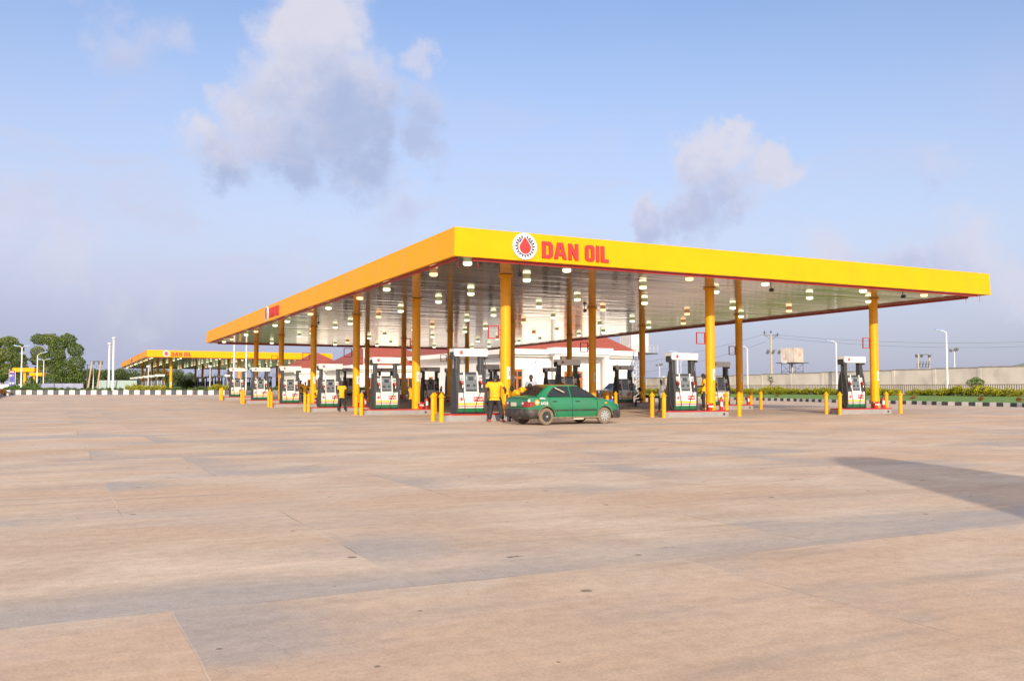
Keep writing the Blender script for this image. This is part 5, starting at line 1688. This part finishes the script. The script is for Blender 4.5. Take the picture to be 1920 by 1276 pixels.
# pole pair with switchgear on the right
p_ = at(1733, 726, 118)
HP = thing('switch_frame', 'pair of poles carrying switchgear behind the boundary wall on the right', 'utility pole', (p_.x, p_.y, 0), 0)
for x in (-.72, .72):
    mb = MB(); mb.lathe([(.15, 0), (.12, 5.6)], 'concrete_pole', 8, c=(x, 0, 0)); mb.build('pole', HP)
mb = MB(); mb.box((0, 0, 5.5), (2.2, .09, .10), 'dark_metal'); mb.box((0, 0, 4.25), (2.0, .08, .08), 'dark_metal'); mb.box((0, 0, 3.9), (1.9, .08, .08), 'dark_metal'); mb.build('crossarm', HP)
for k, x in enumerate((-.95, -.3, .7)):
    mb = MB(); mb.lathe([(0, -.18), (.16, -.12), (.18, .08), (0, .2)], 'dark_metal', 8, c=(x, -.1, 5.3)); mb.build('fuse', HP)
for k in range(4):
    mb = MB(); mb.cyl((-.6 + k * .4, -.1, 3.9), (-.5 + k * .4, -.1, 4.65), .05, .05, 'dark_metal', 6); mb.build('insulator', HP)
def flood(label, px, D, ztop):
    p = at(px, 726, D)
    root = thing('floodlight_mast', label, 'floodlight', (p.x, p.y, 0), 0, 'floodlight masts')
    mb = MB(); mb.lathe([(.07, 0), (.05, ztop)], 'pole_white', 8); mb.build('pole', root)
    for x, z in ((-.45, .0), (.1, .05), (.35, .15)):
        mb = MB(); mb.box((x, 0, ztop + z), (.34, .2, .34), 'dark_metal', ry=.3, bev=.03); mb.build('floodlight', root)
flood('thin floodlight mast above the boundary wall near the right edge', 1791, 120, 6.1)
flood('thin floodlight mast seen left of the front middle pump, over the white hut', 1237, 150, 4.9)
# slanting wooden pole pair on the left
p_ = at(177, 726, 133)
WP = thing('wooden_pole_frame', 'two slanting wooden poles joined by a crossbar, left of the tall masts', 'utility pole', (p_.x, p_.y, .5), 0)
for s, a_ in ((-1, .42), (1, .42)):
    mb = MB(); mb.cyl((s * .66 - .35, 0, 0), (s * .66 + .25, 0, 4.6), .13, .10, 'wood_pole', 8); mb.build('pole', WP)
mb = MB(); mb.box((.2, 0, 4.55), (1.9, .1, .12), 'dark_metal'); mb.build('crossbar', WP)
for x in (-.1, .6, 1.1):
    mb = MB(); mb.lathe([(0, -.3), (.10, -.2), (.10, .1), (0, .2)], 'dark_metal', 8, c=(x, -.1, 4.35)); mb.build('insulator', WP)
p_ = at(163, 726, 170)
TP = thing('utility_pole', 'thin dark utility pole left of the slanting wooden poles', 'utility pole', (p_.x, p_.y, .5), 0)
mb = MB(); mb.lathe([(.12, 0), (.08, 5.1)], 'dark_metal', 8); mb.build('pole', TP)
mb = MB(); mb.box((0, 0, 4.9), (1.3, .08, .08), 'dark_metal'); mb.build('crossarm', TP)
# overhead wires
def wire(label, a, b, sag, r=.018):
    mb = MB()
    pts = []
    for k in range(25):
        t = k / 24
        p = a.lerp(b, t); p.z -= sag * 4 * t * (1 - t); pts.append(p)
    mb.tube(pts, r, 'dark_metal', 4)
    o = mb.build('overhead_wire'); tag(o, label, 'wire', 'overhead wires')
top = at(1447, 627, 140)
wire('upper overhead wire running right from the utility pole top', top, at(2100, 630, 150), 1.2)
wire('lower overhead wire running right from the utility pole', at(1449, 632, 140), at(2100, 637, 150), 1.4)
wire('overhead wire running left and down from the utility pole top', at(1440, 624, 140), at(1100, 690, 190), 1.0)
wire('overhead wire running left behind the right rear column', at(1437, 640, 140), at(1180, 700, 180), .8)

# ================================================================== left background pieces
def gantry(label, px0, px1, ytop, ybot, D, post_px, post_w):
    a, b = at(px0, ytop, D), at(px1, ytop, D)
    w_ = b.x - a.x; hgt = (ybot - ytop) / FPX * D
    root = thing('yellow_gantry', label, 'gantry', ((a.x + b.x) / 2, a.y, .45), 0, 'yellow gantries on the left')
    mb = MB(); mb.box((0, 0, a.z - .45 - hgt / 2), (w_, 1.2, hgt), 'yellow_panel', bev=.02); mb.build('beam', root)
    pc = at(post_px, ytop, D).x - (a.x + b.x) / 2
    mb = MB(); mb.box((pc, 0, (a.z - .45 - hgt) / 2), (post_w, .45, a.z - .45 - hgt), 'yellow_paint', bev=.02); mb.build('post', root)
gantry('yellow gantry with wide beam beside the blue price sign, largest of three', 28, 69, 689.5, 697, 120, 48, .32)
gantry('yellow gantry, the middle one of three behind the left kerb', 59, 83, 698.5, 704.5, 131, 65.5, .28)
gantry('yellow gantry, smallest of three, nearest the big tree', 84.5, 97, 701, 706.5, 142, 83, .26)
p_ = at(22.5, 726, 112)
TS = thing('price_sign', 'blue price totem sign with a red top on the far left', 'sign', (p_.x, p_.y, .5), 0)
mb = MB(); mb.box((0, 0, 1.55), (.70, .14, 2.5), 'sign_blue', bev=.02); mb.build('panel', TS)
mb = MB(); mb.box((0, -.075, 2.68), (.70, .02, .28), 'red_paint'); mb.box((0, -.088, 2.68), (.5, .008, .10), 'white_paint'); mb.build('header', TS)
mb = MB()
for z in (2.2, 1.3): 
    for x in (-.16, .16): mb.lathe([(.12, 0), (.12, .012)], 'white_paint', 12, axis='Y', c=(x, -.072, z))
mb.lathe([(.10, 0), (.10, .012)], 'red_paint', 12, axis='Y', c=(.16, -.085, 2.2))
mb.build('price_disc', TS)
for s in (-1, 1):
    mb = MB(); mb.cyl((s * .38, 0, 0), (s * .38, 0, 3.0), .035, .035, 'pole_white', 8); mb.build('post', TS)
p_ = at(118, 726, 112)
LWL = thing('low_wall', 'low lavender painted wall behind the planted kerb on the left', 'wall', (p_.x, p_.y, .45), 0)
for s in (-1, 1):
    mb = MB(); mb.box((s * 1.25, 0, .75), (2.48, .18, 1.12), 'lavender_wall'); mb.build('wall_panel', LWL)
mb = MB(); mb.box((0, 0, .10), (5.2, .24, .20), 'island_concrete'); mb.build('plinth', LWL)
p_ = at(10, 726, 130)
mb = MB(); mb.box((0, 0, .75), (9, .2, 1.0), 'white_plaster'); o = mb.build('low_wall', None, (p_.x, p_.y, .45)); tag(o, 'low white boundary wall behind the blue price sign at the far left', 'wall')
p_ = at(225, 726, 141)
CT = thing('shipping_container', 'pale green shipping container beyond the tall masts', 'container', (p_.x, p_.y, .5), .1)
mb = MB(); mb.box((0, 0, .95), (5.6, 2.2, 1.8), 'container'); mb.build('body', CT)
mb = MB()
for k in range(16): mb.box((-2.6 + k * .347, -1.12, .95), (.12, .05, 1.6), 'container')
mb.build('ribs', CT)
p_ = at(185, 726, 158)
mb = MB(); mb.box((-.4, 0, .3), (4.2, .2, .5), 'white_plaster'); o = mb.build('low_wall', None, (p_.x, p_.y, .45)); tag(o, 'low white wall under the slanting wooden poles', 'wall')
mb = MB(); mb.lathe([(0, 0), (.5, .0), (.45, .3), (.0, .55)], 'red_paint', 10, T=Matrix.Diagonal((2.2, 1, 1, 1)))
p_ = at(173, 726, 136); o = mb.build('sand_heap_cover', None, (p_.x, p_.y, .5)); tag(o, 'small red covered heap at the foot of the slanting wooden poles', 'cover')

# ================================================================== plants
def leaves(lobes, n, size, mt, seed, flatness=0.5, shellk=0.55):
    """leaf-sized quads spread through ellipsoid lobes [(x,y,z,rx,ry,rz)]"""
    r_ = random.Random(seed)
    vol = [l[3] * l[4] * l[5] for l in lobes]
    tot = sum(vol)
    mb = MB()
    for li, (l, v_) in enumerate(zip(lobes, vol)):
        vs, fs = [], []
        for _ in range(int(n * v_ / tot)):
            while True:
                q = Vector((r_.uniform(-1, 1), r_.uniform(-1, 1), r_.uniform(-1, 1)))
                if q.length <= 1: break
            if q.length > 0: q = q.normalized() * (q.length ** shellk)
            q *= 1 + .12 * math.sin(q.x * 7 + l[0]) * math.sin(q.z * 9 + l[1])
            c_ = Vector((l[0] + q.x * l[3], l[1] + q.y * l[4], l[2] + q.z * l[5]))
            nrm = (q.normalized() * flatness + Vector((r_.gauss(0, 1), r_.gauss(0, 1), r_.gauss(0, 1))).normalized()).normalized()
            a_ = nrm.cross(Vector((r_.uniform(-1, 1), r_.uniform(-1, 1), .3))).normalized(); b_ = nrm.cross(a_)
            s_ = size * r_.uniform(.6, 1.35)
            i = len(vs)
            vs += [c_ - a_ * s_ * .9, c_ + b_ * s_ * .45, c_ + a_ * s_ * .9 + nrm * s_ * .2, c_ - b_ * s_ * .45]
            fs.append((i, i + 1, i + 2, i + 3))
        mb.add(vs, fs, 'leaf_tree_light' if mt == 'leaf_tree' and li % 3 == 1 else mt)
    return mb
def plant_mesh(name, mb):
    me = bpy.data.meshes.new(name)
    me.from_pydata([tuple(p) for p in mb.v], [], mb.f)
    for mt in mb.mats: me.materials.append(MATS[mt])
    me.polygons.foreach_set('material_index', mb.m)
    return me
def limbs(mb, h, r, tips, seed):
    r_ = random.Random(seed)
    mb.tube([(0, 0, -.2), (.03, .02, h * .25), (-.04, .03, h * .5), (0, 0, h * .72)], [r * 1.25, r, r * .75, r * .4], 'bark', 8)
    for x, y, z in tips:
        z0 = h * r_.uniform(.22, .5)
        mb.tube([(0, 0, z0), (x * .4, y * .4, z0 + (z - z0) * .55), (x, y, z)], [r * .5, r * .33, r * .1], 'bark', 6)
def make_tree(label, loc, h, lobes, n, size, mt, seed, group=None, name='tree'):
    root = thing(name, label, 'tree', loc, 0, group)
    mb = MB(); limbs(mb, h, h * .022 + .05, [(l[0], l[1], l[2]) for l in lobes], seed); mb.build('trunk', root)
    o = bpy.data.objects.new('crown', plant_mesh('crown', leaves(lobes, n, size, mt, seed))); col.objects.link(o); o.parent = root
    return root
def lobset(seed, w_, z0, z1, n, rr=(.8, 1.5)):
    r_ = random.Random(seed)
    out = []
    for k in range(n):
        t = r_.random()
        z = z0 + (z1 - z0) * t
        lim = w_ / 2 * math.sqrt(max(.05, 1 - (2 * t - .9) ** 2 * .8))
        r = r_.uniform(*rr)
        a_ = r_.uniform(0, 2 * math.pi)
        d = lim * math.sqrt(r_.random())
        out.append((d * math.cos(a_), d * math.sin(a_) * .8, z, r, r, r * .75))
    return out
p_ = at(105, 726, 138)
lb = [(-2.6, 0, 8.0, 1.3, 1.2, .85), (-1.2, .3, 8.0, 1.3, 1.2, .9), (1.6, 0, 7.9, 1.2, 1.2, 1.0), (.3, -.3, 7.2, 1.5, 1.3, 1.0), (-3.0, .2, 6.2, 1.0, 1, .8), (2.8, 0, 6.4, 1.2, 1.1, 1.1), (3.2, -.3, 4.4, 1.2, 1.1, 1.2), (-2.2, -.5, 5.0, 1.5, 1.2, 1.1), (0, -.8, 5.4, 1.7, 1.3, 1.3), (1.5, -.8, 3.6, 1.7, 1.3, 1.3), (-1.4, -.6, 3.2, 1.6, 1.2, 1.2), (3.0, -.4, 2.4, 1.3, 1.1, 1.1), (.3, -.9, 1.9, 1.7, 1.2, 1.0), (-2.7, 0, 2.2, 1.2, 1.1, 1.0), (1.9, -.6, 1.6, 1.5, 1.1, .9)]
make_tree('tall dense green tree with uneven crown on the left, the larger of the two', (p_.x, p_.y, .5), 8.6, lb, 26000, .135, 'leaf_tree', 3, 'big trees on the left')
p_ = at(4, 726, 134)
lb = [(-1.5, 0, 7.2, 1.4, 1.2, .9), (.7, 0, 7.5, 1.4, 1.2, .75), (1.8, .2, 6.6, 1.1, 1.1, .8), (-2.5, 0, 5.8, 1.5, 1.2, 1.0), (.6, -.4, 5.6, 1.7, 1.2, 1.1), (2.3, 0, 4.8, 1.3, 1.1, 1.0), (-1.0, -.4, 4.2, 1.6, 1.2, 1.1), (1.3, -.5, 3.3, 1.5, 1.1, 1.0), (2.9, 0, 3.2, 1.1, 1, .9), (-.4, -.5, 2.5, 1.6, 1.1, 1.0), (2.2, 0, 2.0, 1.3, 1, .8)]
make_tree('dense green tree at the left edge of the picture, cut by the frame', (p_.x, p_.y, .5), 7.8, lb, 20000, .135, 'leaf_tree', 9, 'big trees on the left')
for k, (px, D, h_, w_) in enumerate(((168, 205, 4.9, 5.5), (192, 215, 5.6, 6), (222, 210, 5.4, 6), (246, 220, 5.6, 6.5), (272, 215, 6.0, 6), (298, 222, 5.4, 6), (322, 218, 5.2, 6), (345, 226, 4.6, 6), (146, 200, 4.6, 5))):
    p_ = at(px, 726, D)
    make_tree('bushy tree in the distant wood behind the masts and far canopy', (p_.x, p_.y, .45), h_, lobset(40 + k, w_, 1.0, h_ - .9, 11, (1.0, 1.7)), 4200, .19, 'leaf_wood', 60 + k, 'trees of the distant wood')
p_ = at(797, 726, 165)
make_tree('tree showing between the two red roofs behind the canopy', (p_.x, p_.y, 0), 8.4, lobset(77, 5, 4.5, 8.0, 10), 3500, .16, 'leaf_tree', 78)
for k, (px, D, h_) in enumerate(((355, 160, 2.4), (1168, 124, 3.6))):
    p_ = at(px, 726, D)
    make_tree(('small round tree beyond the far canopy front column', 'small tree at the foot of the water tower')[k], (p_.x, p_.y, .3), h_, lobset(90 + k, 2.2, .9, h_ - .4, 7, (.5, .8)), 1800, .12, 'leaf_green', 91 + k)
p_ = at(1829, 736, 75)
make_tree('small bushy green tree before the railing on the right', (p_.x, p_.y, .68), 1.55, [(-.35, 0, .95, .38, .35, .30), (.3, 0, 1.0, .42, .35, .30), (0, 0, 1.2, .35, .3, .25), (-.15, -.1, .7, .3, .3, .25), (.45, 0, .75, .3, .3, .22)], 900, .075, 'leaf_green', 5)
p_ = at(1445, 738, 98)
make_tree('thin sapling with a few leaves above the hedge on the right', (p_.x, p_.y, .55), 1.9, [(0, 0, 1.6, .3, .25, .35), (-.15, 0, 1.9, .16, .15, .2), (.2, 0, 1.3, .2, .2, .2)], 90, .10, 'leaf_wood', 6)
p_ = at(57, 726, 106)
make_tree('leafy young tree under the yellow gantry on the left', (p_.x, p_.y, .5), 2.0, [(0, 0, 1.3, .6, .5, .55), (.5, 0, 1.0, .45, .4, .4), (-.4, 0, .8, .45, .4, .4), (.1, 0, .5, .7, .5, .4)], 1100, .10, 'leaf_green', 12)

# hedge plants and planter shrubs: five leaf meshes, copied
SHR = {}
for kind, mt in (('lime', 'leaf_lime'), ('green', 'leaf_green'), ('red', 'leaf_red')):
    SHR[kind] = []
    for v_ in range(3):
        r_ = random.Random(200 + v_)
        lb = [(r_.uniform(-.35, .35), r_.uniform(-.25, .25), r_.uniform(.22, .62), r_.uniform(.25, .36), r_.uniform(.22, .32), r_.uniform(.18, .28)) for _ in range(9)]
        SHR[kind].append(plant_mesh('foliage', leaves(lb, 900, .062, mt, 300 + v_)))
mb = MB()
for k in range(6):
    a_ = k * 1.05
    mb.tube([(0, 0, -.05), (.14 * math.cos(a_), .14 * math.sin(a_), .25), (.3 * math.cos(a_), .25 * math.sin(a_), .55)], [.018, .013, .006], 'bark', 5)
stem_me = mb.mesh('stems')
nsh = [0]
def shrub(kind, p, s, label, group, zs=1.0):
    root = thing('shrub', label, 'shrub', p, rnd.uniform(0, 6.28), group)
    root.scale = (s, s, s * zs)
    o = bpy.data.objects.new('foliage', rnd.choice(SHR[kind])); col.objects.link(o); o.parent = root
    o = bpy.data.objects.new('stems', stem_me); col.objects.link(o); o.parent = root
x = 6
while x < 700:
    lime = (228 < x < 312) or (396 < x < 432) or (600 < x < 640)
    p_ = at(x, 726, rnd.uniform(100.9, 101.6))
    z = gz(p_.x, p_.y) + .34
    if lime:
        shrub('lime', (p_.x, p_.y, z), rnd.uniform(.9, 1.15), 'bright yellow green shrub on the kerb bed before the far canopy', 'lime shrubs of the left bed', 1.0)
        x += rnd.uniform(9, 12)
    else:
        shrub('green', (p_.x, p_.y, z), rnd.uniform(.75, 1.0), 'low green shrub on the planted bed behind the left kerb', 'green shrubs of the left bed', .75)
        x += rnd.uniform(10.5, 15)
for px, D, s in ((36, 104, 1.6), (48, 105, 1.9), (60, 104, 1.6), (14, 104, 1.3), (24, 106, 1.2), (72, 106, 1.2)):
    p_ = at(px, 726, D)
    shrub('green', (p_.x, p_.y, .45), s, 'large green bush under the yellow gantry on the far left', 'bushes under the yellow gantry')
for px, D in ((-4, 90), (5, 92), (1, 88)):
    p_ = at(px, 726, D)
    shrub('red', (p_.x, p_.y, .60), .9, 'reddish shrub on the kerb corner at the left edge', 'reddish shrubs at the left edge', .8)
# hedge on the lawn
NH = 84
for k in range(NH):
    t = .06 + .90 * k / (NH - 1)
    a_, b_ = lerp_poly(kin, t), lerp_poly(fin, min(1, t * 1.0))
    s_ = .72 + rnd.uniform(-.02, .02)
    p_ = a_.lerp(b_, s_)
    dens = 1.0
    if rnd.random() < (.14 if t < .45 else .02): continue
    shrub('lime', (p_.x, p_.y, lawn_z(0, s_) - .05), rnd.uniform(1.0, 1.4), 'yellow green hedge plant in the row along the lawn', 'hedge plants of the lawn', rnd.uniform(.62, .85))
for px, t_s, D in ((1457, .2, 89), (1713, .15, 72), (1840, .12, 64), (1913, .2, 60)):
    p_ = at(px, 745, D)
    shrub('red', (p_.x, p_.y, .30), .5, 'small reddish shrub at the front of the lawn by the kerb', 'small reddish shrubs on the lawn', .9)

# ================================================================== behind the viewer: unseen panel added and shaped to cast the shadow on the yard
CASTER = thing('shadow_caster', 'unseen panel on posts behind the viewer, added to cast the yard shadow at right', 'sign', (7.3, -4.0, 0), 0)
mb = MB(); mb.prism([(-1.75, 3.2), (1.55, 3.2), (1.42, 5.5), (1.20, 6.3), (.97, 6.75), (.30, 6.75), (.0, 6.6), (-.37, 6.2), (-1.26, 4.2)], -.15, .15, 'yellow_panel', 'Y'); mb.build('panel', CASTER)
for x in (-.6, .7):
    mb = MB(); mb.cyl((x, 0, -.1), (x, 0, 3.25), .12, .12, 'pole_white', 10); mb.build('post', CASTER)
